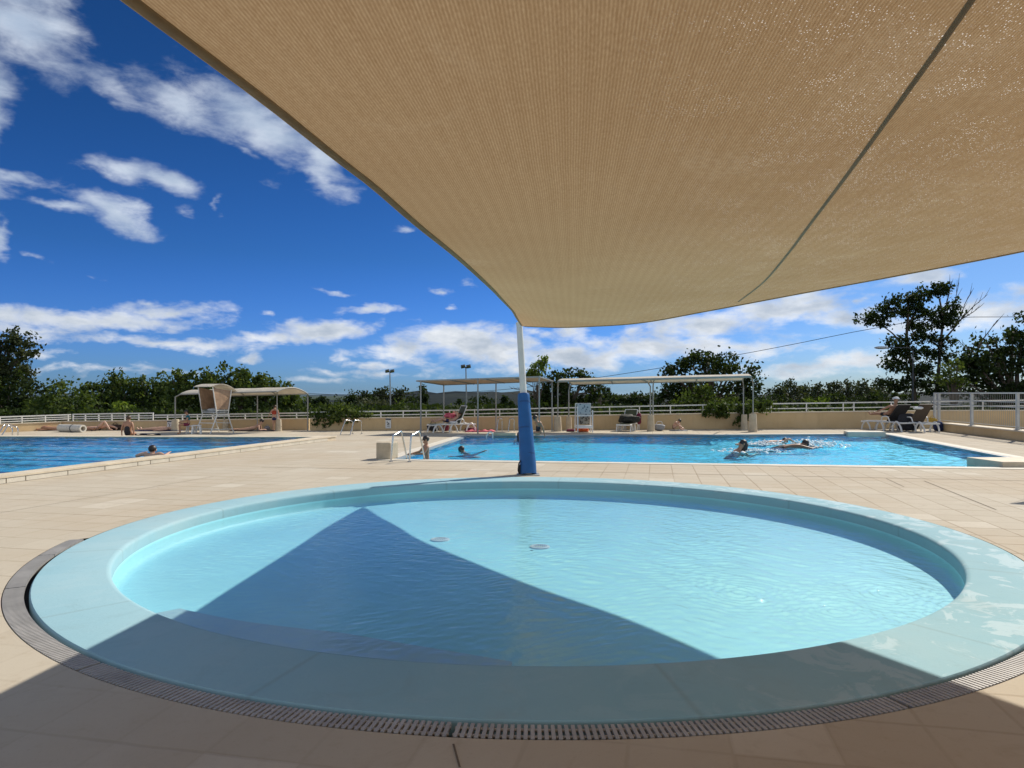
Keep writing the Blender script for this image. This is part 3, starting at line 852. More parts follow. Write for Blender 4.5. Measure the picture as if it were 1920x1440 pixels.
# post stations from the photo
def fs(x):
    s = (x - CX) / F; p = F0 + fo; return (s * p.y - p.x) / (fd.x - s * fd.y)
st = [fs(1753), fs(1822), fs(1908)]
gap = st[2] - st[1]
st += [st[2] + gap * k for k in range(1, 5)]
for k, s in enumerate(st):
    mb = MB(); mb.bar(fpt(s, PZ + .001), fpt(s, TZ), .10, .10, up=(0, 1, 0)); mb.box(fpt(s, PZ + .01), (.18, .18, .018), rz=YAW)
    mb.build('post', M_GREYW, fen)
mb = MB(); mb.bar(fpt(st[0] + .45, PZ + .001), fpt(st[0] + .45, TZ), .10, .10, up=(0, 1, 0)); mb.build('post', M_GREYW, fen)
mb = MB(); mb.bar(fpt(st[0] - .06, TZ), fpt(st[-1], TZ), .09, .05); mb.build('handrail', M_WHITE, fen)
for z in (TZ - .33, TZ - .52, PZ + .10):
    mb = MB()
    for a, b in zip(st[:-1], st[1:]): mb.bar(fpt(a + .05, z), fpt(b - .05, z), .03, .035 if z > 1 else .02)
    mb.build('rail', M_GREYW, fen)
for a, b in zip(st[:-1], st[1:]):
    mb = MB(); k = int((b - a) / .14)
    for j in range(1, k):
        s = a + (b - a) * j / k
        mb.bar(fpt(s, PZ + .1), fpt(s, TZ - .03), .007, .007, up=(0, 1, 0))
    mb.build('infill', M_POST, fen)

# ------------------------------------------------------------------ shade sail and its pole
def mat_sail():
    m, t, out = new_mat('shade_cloth')
    tc = t.add('ShaderNodeTexCoord').outputs['Object']
    uv = t.add('ShaderNodeUVMap').outputs[0]
    mp = t.add('ShaderNodeMapping', ins={0: tc, 'Rotation': (0, 0, rad(5))}).outputs[0]
    sp = t.add('ShaderNodeSeparateXYZ', ins={0: mp})
    wob = t.math('MULTIPLY', t.noise(tc, 1.3, 2), .012)
    x = t.math('ADD', sp.outputs[0], wob)
    rib = t.math('SINE', t.math('MULTIPLY', x, 2 * math.pi / .0132))
    rib2 = t.math('SINE', t.math('MULTIPLY', x, 2 * math.pi / .093))
    knit = t.noise(t.vmath('MULTIPLY', mp, (130, 34, 34)), 1.0, 3, .65)
    blot = t.noise(tc, .45, 4, .6); fine = t.noise(tc, 60, 3, .7)
    f_ = t.math('ADD', t.math('MULTIPLY', rib, .20), t.math('MULTIPLY', t.math('SUBTRACT', knit, .5), 1.0))
    f_ = t.math('ADD', f_, t.math('MULTIPLY', rib2, .035))
    f_ = t.math('MULTIPLY_ADD', t.math('SUBTRACT', blot, .5), .5, t.math('ADD', f_, .5))
    c = t.ramp(f_, [(0, (.40, .265, .15)), (.5, (.54, .385, .235)), (1, (.72, .565, .385))])
    chalk = t.math('MULTIPLY', t.smooth(t.noise(tc, .95, 5, .62, .8), .56, .72), t.smooth(t.noise(tc, 30, 3, .7), .3, .7))
    c = t.mix(t.math('MULTIPLY', chalk, .32), c, (.80, .68, .52))
    # sun glints in the knit, painted as pale flecks, denser towards the right; faint chalky bird marks
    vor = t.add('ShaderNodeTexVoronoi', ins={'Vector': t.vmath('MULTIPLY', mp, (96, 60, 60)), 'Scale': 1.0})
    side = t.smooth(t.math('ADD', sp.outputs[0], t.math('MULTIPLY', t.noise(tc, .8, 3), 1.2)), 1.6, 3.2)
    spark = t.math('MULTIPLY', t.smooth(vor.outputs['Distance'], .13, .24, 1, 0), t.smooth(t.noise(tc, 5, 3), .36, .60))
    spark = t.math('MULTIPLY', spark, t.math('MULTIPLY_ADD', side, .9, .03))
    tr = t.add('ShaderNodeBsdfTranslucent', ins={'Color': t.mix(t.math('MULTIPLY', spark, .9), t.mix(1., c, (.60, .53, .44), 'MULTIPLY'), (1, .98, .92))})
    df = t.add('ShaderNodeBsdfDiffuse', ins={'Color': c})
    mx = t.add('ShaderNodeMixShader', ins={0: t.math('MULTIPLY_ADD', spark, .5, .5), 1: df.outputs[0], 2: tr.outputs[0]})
    t.l.new(mx.outputs[0], out.inputs[0]); return m
M_SAIL = mat_sail()
M_HEM = basic('sail_hem', (.30, .22, .125), .8, .15, 8, trans=.25)

CORN = Vector((.21, 15.28, 3.19))
EL_ = [CORN, P(967, 594, 13.4), P(960, 582, 12.0), P(941, 562, 10.0), P(920, 540, 8.4), P(860, 485, 6.45), P(780, 420, 5.05), P(700, 350, 4.14), P(625, 292, 3.55), P(500, 192, 2.86), P(380, 102, 2.42), P(300, 42, 2.19), P(240, 0, 2.05), Vector((-1.36, .6, 2.86)), Vector((-1.7, -1.2, 2.92)), Vector((-2.6, -4.0, 3.1)), Vector((-3.6, -8.0, 3.35))]
ER_ = [CORN, P(1008, 612.5, 14.3), P(1050, 613.5, 13.3), P(1100, 612, 12.25), P(1200, 605, 11.0), P(1330, 582, 9.95), P(1500, 550, 8.97), P(1700, 513, 7.82), P(1920, 470, 6.86), Vector((5.95, 5.5, 3.24)), Vector((7.0, 3.7, 3.4)), Vector((9.6, .2, 3.8))]
NV, NU = 90, 40
LC_, RC_ = crom(EL_, NV), crom(ER_, NV)
BK = Vector((9.5, -13.0, 3.6))  # unseen rear corner, drawn far back so the cloth warms the shade
sail = thing('shade_sail', 'large beige knitted shade sail stretched over the paddling pool', 'shade sail', CORN)
mb = MB(); grid = []
for v in range(NV + 1):
    w = v / NV; row = []
    for u in range(NU + 1):
        s = u / NU
        p = LC_[v].lerp(RC_[v], s)
        p = p + Vector((0, 0, -.10 * math.sin(math.pi * s) * math.sin(math.pi * min(1, w * 1.1)) ** .8))
        row.append(p)
    grid.append(row)
for v in range(1, 25):
    s = v / 24; row = []
    for u in range(NU + 1):
        p = grid[NV][u].lerp(BK, s); row.append(p)
    grid.append(row)
ix = [mb.addv([p - CORN for p in row]) for row in grid]
for a, b in zip(ix[:-1], ix[1:]):
    for u in range(NU): mb.face((a + u, a + u + 1, b + u + 1, b + u))
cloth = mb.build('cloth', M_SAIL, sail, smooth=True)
bvh = BVHTree.FromPolygons([tuple(p) for row in grid for p in row], [(a * (NU + 1) + u, a * (NU + 1) + u + 1, (a + 1) * (NU + 1) + u + 1, (a + 1) * (NU + 1) + u) for a in range(len(grid) - 1) for u in range(NU)])
def on_sail(x, y):
    d = Vector(((x - CX) / F, 1, (HY - y) / F)).normalized()
    h = bvh.ray_cast(Vector((0, 0, H)), d); return h[0]
sp_ = [on_sail(x, y) for x, y in ((1352, 579.5), (1385, 565), (1430, 530), (1475, 478), (1520, 418), (1600, 311), (1700, 172), (1760, 88), (1818, 4))]
sp_ = [p for p in sp_ if p is not None]
d_ = (sp_[-1] - sp_[-3]).normalized()
for k in range(1, 5):
    q = sp_[-1] + d_ * .8; h = bvh.find_nearest(q); sp_.append(h[0])
seam = crom(sp_, 60)
mb = MB(); rows = []
for k, p in enumerate(seam):
    d = (seam[min(60, k + 1)] - seam[max(0, k - 1)]).normalized(); w = Vector((d.y, -d.x, 0)).normalized() * .0125
    rows.append(mb.addv([p - w - CORN + Vector((0, 0, -.004)), p - CORN + Vector((0, 0, -.010)), p + w - CORN + Vector((0, 0, -.004))]))
for a, b in zip(rows[:-1], rows[1:]):
    mb.face((a, a + 1, b + 1, b)); mb.face((a + 1, a + 2, b + 2, b + 1))
mb.build('seam', basic('seam_tape', (.24, .18, .115), .8, .15, 8), sail, smooth=True)
for nm, edge, other in (('hem', LC_, RC_), ('hem', RC_, LC_)):
    mb = MB(); rows = []
    for k in range(1, NV + 1):
        e = edge[k]; d = (edge[min(NV, k + 1)] - edge[k - 1]).normalized()
        w = (other[k] - e); w -= d * w.dot(d)
        w.normalize(); wd = min(.036, (other[k] - e).length * .4)
        if edge is RC_: wd *= .5
        rows.append(mb.addv([e - CORN - w * .012 + Vector((0, 0, .006)), e - CORN - w * .012 + Vector((0, 0, -.012)), e - CORN + w * wd + Vector((0, 0, -.012)), e - CORN + w * wd + Vector((0, 0, -.003))]))
    for a, b in zip(rows[:-1], rows[1:]):
        for q in range(3): mb.face((a + q, a + q + 1, b + q + 1, b + q))
    mb.build(nm, M_HEM, sail, smooth=True)

# a second sail further right: its corner throws the dark triangle at the right edge of the paving
C2 = G(1893, 945) + SDIR * (3.1 / SDIR.z)
s2 = thing('shade_sail', 'second beige shade sail just beyond the right edge, casting a dark triangle on the paving', 'shade sail', C2)
A2, B2 = C2 + Vector((3.4, 2.2, .3)), C2 + Vector((4.4, -2.0, .25))
mb = MB(); rows = []
for k in range(13):
    w = k / 12
    a = C2.lerp(A2, w); b = C2.lerp(B2, w)
    rows.append(mb.addv([(a.lerp(b, s / 6) + Vector((-.25 * math.sin(math.pi * s / 6) * 0, 0, 0))) - C2 for s in range(7)]))
for a, b in zip(rows[:-1], rows[1:]):
    for q in range(6): mb.face((a + q, a + q + 1, b + q + 1, b + q))
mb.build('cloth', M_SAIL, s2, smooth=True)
p2 = Vector((14.6, 17.0, 3.35))
mb = MB(); mb.tube([Vector((.0, 0, .0)), p2 - C2], .006, 6); mb.build('corner_cable', M_STEEL, s2)
pl2 = thing('sail_pole', 'plain white pole of the second shade sail beyond the right edge', 'pole', (14.4, 16.6, 0))
mb = MB(); mb.tube([(0, 0, 0), p2 - Vector((14.4, 16.6, 0)) + Vector((.0, .0, .06))], [.08, .065], 16); mb.build('shaft', M_POLE, pl2, smooth='auto')
mb = MB(); mb.tube([(0, 0, .01), (.09, .18, 1.5)], [.17, .13], 20); mb.build('padding', M_PAD, pl2, smooth='auto')
M_PADS = basic('blue_strap', (.004, .06, .20), .5, .1, 6)
PB = G(990.5, 890); PT = Vector((.165, 15.36, 3.22))
pole = thing('sail_pole', 'leaning white pole with blue foam padding that holds the sail corner', 'pole', PB)
ax = (PT - PB)
mb = MB(); mb.tube([Vector((0, 0, .0)), ax * .3, ax * .6, ax], [.082, .078, .072, .068], 20); mb.build('shaft', M_POLE, pole, smooth='auto')
mb = MB()
z_at = lambda q: ax * q
prof_ = [(.002, .176), (.012, .182), (.06, .178), (.2, .158), (.35, .145), (.48, .132), (.518, .128)]
prof = [(float(q), float(np.interp(q, [u[0] for u in prof_], [u[1] for u in prof_]))) for q in np.linspace(.002, .518, 34)] + [(.526, .118), (.527, .075)]
mb.tube([z_at(q) for q, r in prof], [r for q, r in prof], 28, cap=False)
mb.v = [tuple(Vector(q) + Vector((q[0] - ax.x * q[2] / ax.z, q[1] - ax.y * q[2] / ax.z, 0)) * (.05 * mnoise.noise(Vector(q) * 5) + .025 * mnoise.noise(Vector((q[0] * 9, q[1] * 9, q[2] * 22))))) for q in mb.v]
mb.build('padding', M_PAD, pole, smooth='auto')
mb = MB(); mb.lathe([(.070, 0), (.078, .01), (.078, .05), (.03, .075), (.0, .078)], c=ax, n=16); mb.build('cap', M_POLE, pole, smooth='auto')
mb = MB()
mb.tube([ax * .985 + Vector((0, -.05, 0)), CORN - PB + Vector((0, 0, .0))], .014, 6)
mb.lathe([(.03, -.012), (.03, .012)], c=CORN - PB + Vector((.02, -.03, 0)), n=10, closed_ends=True); mb.build('corner_shackle', M_STEEL, pole)
mb = MB()
mb.box((-.185, -.03, .11), (.05, .07, .2)); mb.tube([(-.19, -.06, .02), (-.215, -.09, .1), (-.2, -.08, .24), (-.16, -.02, .3)], .014, 6)
mb.build('strap_buckle', M_BLACKF, pole, bevel=.008)
for q in (.13, .30, .47):
    mb = MB(); r_ = float(np.interp(q, [u[0] for u in prof_], [u[1] for u in prof_])) * 1.012
    mb.tube([ax * (q - .006), ax * (q + .006)], [r_, r_ * .995], 28, cap=False); mb.build('strap', M_PADS, pole, smooth='auto')
mb = MB(); mb.box((0, 0, .008), (.46, .46, .016)); mb.build('base_plate', M_POST, pole)
# second pole: copy of the first (plain white, no padding seen)
# ------------------------------------------------------------------ canopies
def canopy_arch(name, label, f0, f1, depth, zf, rise, posts, mat, ribs):
    """barrel roof: front eave from f0 to f1 (ground points), goes back by depth vector"""
    pass

def roof_surface(mb, A, B, C, D, rise, nx, ny, thick=.03, sag=0.0):
    """A,B front eave left/right; C,D back eave right/left; arched by rise"""
    top = []; bot = []
    for i in range(nx + 1):
        s = i / nx; rt = []; rb = []
        for j in range(ny + 1):
            v = j / ny
            p = A.lerp(B, s).lerp(D.lerp(C, s), v)
            z = rise * math.sin(math.pi * v) ** .8 if rise else 0
            z -= sag * abs(math.sin(math.pi * s * 4)) * math.sin(math.pi * v)
            rt.append(p + Vector((0, 0, z + thick))); rb.append(p + Vector((0, 0, z)))
        top.append(mb.addv(rt)); bot.append(mb.addv(rb))
    for R, in ((top,), (bot,)):
        for a, b in zip(R[:-1], R[1:]):
            for j in range(ny): mb.face((a + j, a + j + 1, b + j + 1, b + j))
    for j in range(ny):
        mb.face((top[0] + j, top[0] + j + 1, bot[0] + j + 1, bot[0] + j)); mb.face((top[-1] + j, top[-1] + j + 1, bot[-1] + j + 1, bot[-1] + j))
    for a, b, c, d in zip(top[:-1], top[1:], bot[:-1], bot[1:]):
        mb.face((a, b, d, c)); mb.face((a + ny, b + ny, d + ny, c + ny))

def pedestal(x0, x1, ytop, ybase, label, ty=None):
    g = G((x0 + x1) / 2, ybase); r = (x1 - x0) / 2 / F * g.y; h = P(0, ytop, g.y + r).z
    th = thing('post_pedestal', label, 'pedestal', (g.x, g.y + r, 0), group='concrete pedestals of the canopy posts')
    mb = MB(); mb.lathe([(r * 1.02, -.01), (r * 1.0, .02), (r * .82, h - .04), (r * .74, h), (.02, h)], n=18)
    mb.build('base', M_CONC, th, smooth='auto')
    return Vector((g.x, g.y + r, h))

def tubes(name, segs, r, mat, parent, org, n=8):
    for s in segs:
        mb = MB(); mb.tube([Vector(p) - org for p in s], r, n); mb.build(name, mat, parent, smooth='auto')

# middle flat canopy
O = G(789, 809.5)
c2 = thing('flat_canopy', 'flat brown canvas canopy on thin grey posts left of the padded pole', 'canopy', O)
Yn, Yf = 29.9, 32.0
A, B = P(781, 713.5, Yn), P(1011, 705.6, Yn - 1.0); D, C = P(832, 721.0, Yf), P(1037, 713.8, Yf - .8)
mb = MB(); roof_surface(mb, A - O, B - O, C - O, D - O, 0, 24, 8, .012, .03); mb.build('cover', M_CANV2, c2)
mb = MB()
for a, b in ((A, B), (B, C), (C, D), (D, A)): mb.bar(a - O + Vector((0, 0, -.02)), b - O + Vector((0, 0, -.02)), .05, .05)
for s in (.28, .56, .80): mb.bar(A.lerp(B, s) - O + Vector((0, 0, -.03)), D.lerp(C, s) - O + Vector((0, 0, -.03)), .045, .045)
mb.build('frame', M_POST, c2)
for x, e0, e1, s in ((789, A, B, .035), (896, A, B, .5), (1011, A, B, .985)):
    p = e0.lerp(e1, s); x_ = (x - CX) / F * p.y
    mb = MB(); mb.tube([Vector((x_, p.y, 0)) - O, Vector((x_, p.y, p.z)) - O], .033, 10); mb.build('post', M_POST, c2, smooth='auto')
for x, s in ((832, 0), (930, .48), (1035, .985)):
    p = D.lerp(C, s); x_ = (x - CX) / F * p.y
    mb = MB(); mb.tube([Vector((x_, p.y, 0)) - O, Vector((x_, p.y, p.z)) - O], .03, 10); mb.build('post', M_POST, c2, smooth='auto')

# right arched canopy
O = G(1046, 808)
c3 = thing('arched_canopy', 'long beige canopy with rounded eaves on slim posts, right of the padded pole', 'canopy', O)
A, B = P(1046, 714.5, 30.6), P(1408, 705.5, 28.6); D, C = P(1072, 721, 32.2), P(1392, 713, 30.6)
mb = MB(); roof_surface(mb, A - O, B - O, C - O, D - O, .17, 32, 12, .015, .012); mb.build('cover', M_CANV, c3, smooth='auto')
mb = MB(); roof_surface(mb, A - O + Vector((.03, .05, -.06)), B - O + Vector((-.03, .05, -.06)), B - O + Vector((-.03, .07, .03)), A - O + Vector((.03, .07, .03)), 0, 24, 2, .004, 0); mb.build('valance', M_CANV, c3)
mb = MB()
def arch(a, b, rise, k=14): return [a.lerp(b, s / k) + Vector((0, 0, rise * math.sin(math.pi * s / k) ** .8 - .02)) for s in range(k + 1)]
for s in (0.0, .25, .48, .74, 1.0): mb.tube([p - O for p in arch(A.lerp(B, s), D.lerp(C, s), .17)], .028, 8)
mb.tube([A - O, B - O], .03, 8); mb.tube([D - O, C - O], .03, 8)
mb.build('frame', M_POST, c3, smooth='auto')
ped = [pedestal(1038, 1054, 781, 809, 'first concrete pedestal right of the padded pole, in the shade'), pedestal(1061, 1073, 781.5, 807.5, 'pale lit pedestal between the shaded one and the floral chair'),
       pedestal(1214.5, 1229, 778, 809, 'shaded concrete pedestal beside the lounger with the dark towel'), pedestal(1406, 1422.5, 776, 810, 'sunlit concrete pedestal below the right end of the arched canopy'),
       pedestal(1391, 1404, 777, 806, 'pedestal against the wall behind the hanging vine')]
def post_to(pd, x, top_pt, name='post', r=.03, bend=True):
    a = Vector((pd.x, pd.y, pd.z)); t_ = Vector(top_pt)
    a.x = (x - CX) / F * a.y
    mb = MB()
    pts = [a, Vector((a.x, a.y, t_.z - .28)), Vector((a.x + (t_.x - a.x) * .3, a.y + (t_.y - a.y) * .3, t_.z - .1)), t_] if bend else [a, t_]
    mb.tube([p - O for p in pts], r, 8); mb.build(name, M_POST, c3, smooth='auto')
post_to(ped[0], 1046, A + Vector((.02, .1, 0))); post_to(ped[1], 1066.5, D)
post_to(ped[2], 1219.5, A.lerp(B, .48) + Vector((-.25, 0, -.03))); post_to(ped[2], 1224.5, A.lerp(B, .48) + Vector((.3, 0, -.03)))
post_to(ped[3], 1412, B + Vector((-.02, .1, 0))); post_to(ped[4], 1394, C)

# left arched canopy behind the lifeguard chair
O = G(325, 809)
c1 = thing('arched_canopy', 'low cream canopy with an arched orange-lit end behind the lifeguard chair', 'canopy', O)
A, B = P(337, 739.5, 30.9), P(519, 734.0, 30.0); D, C = P(396, 743, 32.0), P(577.5, 738.5, 31.7)
mb = MB(); roof_surface(mb, A - O, B - O, C - O, D - O, .235, 32, 14, .02, .012); mb.build('cover', M_CANV, c1, smooth='auto')
mb = MB()
for s in (0.0, .35, .68, 1.0): mb.tube([p - O for p in arch(A.lerp(B, s), D.lerp(C, s), .235)], .028, 8)
mb.tube([A - O, B - O], .028, 8); mb.tube([D - O, C - O], .028, 8)
mb.build('frame', M_POST, c1, smooth='auto')
pl = [pedestal(317, 333, 786, 808.5, 'grey pedestal left of the person in the teal top'), pedestal(415, 426, 787, 806.8, 'shaded pedestal behind the legs of the lifeguard chair'), pedestal(515, 526.5, 786, 808.5, 'sunlit pedestal beside the standing person in red')]
def post1(x, y0z, top):
    mb = MB(); Y = y0z[1]; a = Vector(((x - CX) / F * Y, Y, y0z[2])); mb.tube([a - O, Vector((a.x, a.y, top.z - .12)) - O, Vector(top) - O], .028, 8); mb.build('post', M_POST, c1, smooth='auto')
post1(328.5, pl[0], A + Vector((0, .05, 0))); post1(519.5, pl[2], B + Vector((0, .05, 0)))
post1(482.5, Vector((0, 31.9, 0)), D.lerp(C, .48)); post1(577, Vector((0, 31.9, 0)), C); post1(420.5, pl[1], D.lerp(C, .16))

# ------------------------------------------------------------------ floodlights, street lamp, wires
for (x, yt, Y, lab) in ((731, 697, 62, 'twin-headed floodlight mast left of the flat canopy'), (873.5, 688.5, 56, 'twin-headed floodlight mast rising behind the flat canopy')):
    p = P(x, yt, Y); k = Y / F
    th = thing('floodlight_mast', lab, 'floodlight', (p.x, Y, LANDZ), group='floodlight masts beyond the wall')
    hz = p.z - LANDZ
    mb = MB(); mb.tube([(k * 2, 0, -.3), (k * 1, 0, hz * .6), (0, 0, hz)], [.07, .06, .045], 10); mb.build('mast', M_POST, th, smooth='auto')
    mb = MB(); mb.bar((-.36, 0, hz), (.36, 0, hz), .06, .06); mb.build('crossarm', M_DARK, th)
    for sx in (-1, 1):
        Mx = Matrix.Rotation(rad(-10), 3, 'Y') @ Matrix.Rotation(rad(32), 3, 'X')
        mb = MB(); mb.box((sx * .22, -.02, hz + .06), (.36, .32, .17), M=Mx); hd = mb.build('lamp_head', M_DARK, th, bevel=.02)
        mb = MB(); mb.box((sx * .22 + .02, -.19, hz + .03), (.28, .012, .13), M=Mx); mb.build('lens', M_STEEL, hd)
Y = 47; p = P(1712, 652, Y); e = P(1643, 652.5, Y)
th = thing('street_lamp', 'street lamp with a long flat head poking out of the tall tree', 'street lamp', (p.x, Y, LANDZ))
mb = MB(); mb.tube([(0, 0, -.3), (0, 0, p.z - LANDZ - .25), (-.3, 0, p.z - LANDZ), (e.x - p.x + .6, 0, e.z - LANDZ + .03)], [.07, .045, .035, .03], 8); mb.build('mast', M_DARK, th, smooth='auto')
mb = MB(); mb.ball((e.x - p.x + .35, 0, e.z - LANDZ + .02), (.5, .16, .1), 14, 8); mb.build('lamp_head', M_GREYW, th, smooth=True)

M_CABLE = basic('cable_sheath', (.012, .012, .013), .95, .1, 6, spec=.02)
def wire(pts, r, label):
    o_ = Vector(pts[0]); mb = MB(); c = crom(pts, 40)
    mb.tube([p - o_ for p in c], r, 6); o = mb.build('overhead_cable', M_CABLE, loc=o_, smooth=True); tag(o, label, 'cable')
wire([P(2050, 591, 50), P(1920, 594, 50), P(1760, 597, 50), P(1620, 619, 50.5), P(1500, 643, 52), P(1390, 664, 54), P(1250, 688, 57), P(1100, 711, 62), P(960, 729, 68), P(840, 737, 76), P(760, 740, 84)], .022, 'thin black overhead cable sagging from the right tree to the left')
wire([P(577.5, 737.5, 31.7), P(620, 739.5, 35), P(665, 740.3, 40), P(732, 741, 60)], .012, 'dark cable from the left canopy towards the floodlight mast')

# ------------------------------------------------------------------ pool ladders, steps, blocks
def pool_ladder(name, label, rails_px, mat=M_STEEL, r=.021, group=None):
    """rails_px: list of world polylines"""
    o_ = rails_px[0][0].copy(); o_.z = 0
    th = thing(name, label, 'pool ladder', o_, group=group)
    for pl_ in rails_px:
        c = crom(pl_, 22); mb = MB(); mb.tube([p - o_ for p in c], r, 10); mb.build('handrail', mat, th, smooth='auto')
        mb = MB(); q = pl_[0] - o_; mb.lathe([(.05, .0), (.05, .012), (.03, .022)], c=(q.x, q.y, .004 + (pl_[0].z if pl_[0].z > .05 else 0)), n=14); mb.build('flange', mat, th, smooth='auto')
    if len(rails_px) == 2:
        a, b = rails_px[0][-1] - o_, rails_px[1][-1] - o_
        for k in range(2):
            mb = MB(); mb.bar(a + Vector((0, 0, .02 - .25 * k)), b + Vector((0, 0, .02 - .25 * k)), .08, .03); mb.build('tread', mat, th)
    return th
def rail_at(base, topf, topb, end):
    return [base, base + (topf - base) * .55, topf - Vector((0, 0, .06)), topf, topf.lerp(topb, .5), topb, topb.lerp(end, .12), topb.lerp(end, .6), end]
b1, b2 = G(733, 866), G(767.5, 866.5)
def mk(b, xt, yt, xb, yb, xe, ye):
    tf = P(xt, yt, b.y + .02); tb = P(xb, yb, b.y + .42); e = P(xe, ye, b.y + .72); e.z = -.25
    return rail_at(b, tf, tb, e)
pool_ladder('pool_ladder', 'steel ladder rails at the near left corner of the right pool', [mk(b1, 736.5, 817, 752.5, 808.5, 767, 858), mk(b2, 770.5, 817.5, 786, 808.5, 800, 858)], group='steel pool ladders')
b1, b2 = G(973, 812), G(974, 812)
def mk2(xb, yb, xt, yt, xe, ye, Yb, dz):
    b = P(xb, yb, Yb); b.z = 0; tf = P(xt, yt, Yb - .3); e = P(xe, ye, Yb - .95); e.z = -.3
    return [b, b + Vector((0, -.02, .5)), Vector((b.x, b.y - .05, tf.z - .02)), tf, tf.lerp(e, .08) + Vector((0, -.02, .02)), tf.lerp(e, .5), e]
pool_ladder('pool_ladder', 'slim ladder rails across the right pool, just left of the padded pole', [mk2(941.5, 815, 934.5, 785, 929, 822, 29.6, 0), mk2(964, 815, 956, 785, 950.5, 822, 29.6, 0)], r=.018, group='steel pool ladders')
def mk3(xb, xt, xe, Yb):
    b = P(xb, 808, Yb); b.z = 0; tf = P(xt, 788.5, Yb - .45); e = P(xe, 814, Yb - .9); e.z = .0
    return [b, b + Vector((0, -.02, .3)), Vector((b.x, b.y - .06, tf.z - .05)), tf.lerp(b, .15) + Vector((0, 0, .1)), tf, tf.lerp(e, .5), e]
pool_ladder('pool_ladder', 'bent steel rails at the far right corner of the lap pool', [mk3(661, 647.5, 637.5, 29.2), mk3(678, 664.5, 656, 29.2)], r=.018, group='steel pool ladders')
def mk4(xe, xa, xb, xend):
    b = P(xe, 817, 26.9); b.z = .0; ta = P(xb, 800.5, 26.9); tb = P(xa, 797, 26.2); e = P(xend, 812, 25.8); e.z = LZ - .1
    return [b, Vector((b.x, b.y, ta.z - .08)), ta, ta.lerp(tb, .5), tb, tb.lerp(e, .5), e]
pool_ladder('pool_ladder', 'steel ladder rails at the far left end of the lap pool', [mk4(33.5, 16, 29, 0), mk4(23, 8, 19, -8)], r=.022, group='steel pool ladders')
# low starting blocks at the corners
p = G(706, 862); mb = MB(); 
mb.box((.22, .30, .22), (.40, .55, .44), rz=-YAW); o = mb.build('starting_block', M_CONC, bevel=.03, loc=p); tag(o, 'small beige stone block at the near left corner of the right pool', 'starting block')
o_ = G(1880, 877); e = G(1952, 877)
mb = MB(); mb.prism([Vector((0, 0, 0)), Vector((2.6, 0, 0)) + RV * .0, Vector((2.6, 0, 0)) + DV * 1.2 + Vector((0, .0, 0)), DV * 1.2 - Vector((.30, 0, 0))], -.12, .135)
o = mb.build('corner_block', M_STONE, loc=o_, bevel=.012); tag(o, 'low stone block at the near right corner of the right pool', 'corner block')
a_, b_ = G(1590, 815.2), G(1661, 815.2)
mb = MB(); mb.prism([Vector((0, 0, 0)), b_ - a_, b_ - a_ + Vector((.25, .9, 0)), Vector((.25, .9, 0))], -.1, .12)
o = mb.build('corner_block', M_STONE2, loc=a_, bevel=.012); tag(o, 'low white block at the far right corner of the right pool', 'corner block')
# far step platform and a small white handle near the far ladder
a_ = G(925, 817.2); mb = MB(); mb.box((.45, .52, .06), (.9, 1.0, .12)); o = mb.build('step_block', M_CONC, loc=a_, bevel=.015); tag(o, 'square stone step at the far ladder of the right pool', 'step block')
a_ = P(912, 819, 27.2); a_.z = -.05
mb = MB(); mb.tube(crom([(0, 0, 0), (.02, 0, .12), (.12, 0, .24), (.22, 0, .22), (.25, 0, .1), (.25, 0, 0)], 20), .022, 8); o = mb.build('pool_rail', M_WHITE, loc=a_, smooth='auto'); tag(o, 'small white curved handle at the far left corner of the right pool', 'handle')

# ------------------------------------------------------------------ vegetation
def leaf_mesh(name, pts, size, mat, parent, rs, flat=.0, loc=None, squash=1.0):
    """one bent two-triangle leaf clump card per point, turned every way"""
    n = len(pts)
    d = rs.normal(size=(n, 3)); d[:, 2] = d[:, 2] * (1 - flat) + flat * 1.5
    d /= np.linalg.norm(d, axis=1)[:, None]
    a = rs.normal(size=(n, 3)); a -= d * (a * d).sum(1)[:, None]; a /= np.linalg.norm(a, axis=1)[:, None]
    b = np.cross(d, a)
    sz = size * rs.uniform(.55, 1.25, (n, 1)); w = sz * rs.uniform(.45, .8, (n, 1))
    k = rs.uniform(-.25, .25, (n, 1)) * sz
    v = np.empty((n, 4, 3))
    v[:, 0] = pts - a * sz; v[:, 1] = pts + b * w + d * k; v[:, 2] = pts + a * sz; v[:, 3] = pts - b * w + d * k
    me = bpy.data.meshes.new(name)
    me.vertices.add(n * 4); me.vertices.foreach_set('co', v.reshape(-1).astype(np.float32))
    me.loops.add(n * 4); me.loops.foreach_set('vertex_index', np.arange(n * 4, dtype=np.int32))
    me.polygons.add(n); me.polygons.foreach_set('loop_start', np.arange(0, n * 4, 4, dtype=np.int32)); me.polygons.foreach_set('loop_total', np.full(n, 4, dtype=np.int32))
    me.update(calc_edges=True); me.validate()
    me.materials.append(mat)
    o = bpy.data.objects.new(name, me); COL.objects.link(o)
    if parent is not None: o.parent = parent
    if loc is not None: o.location = loc
    return o

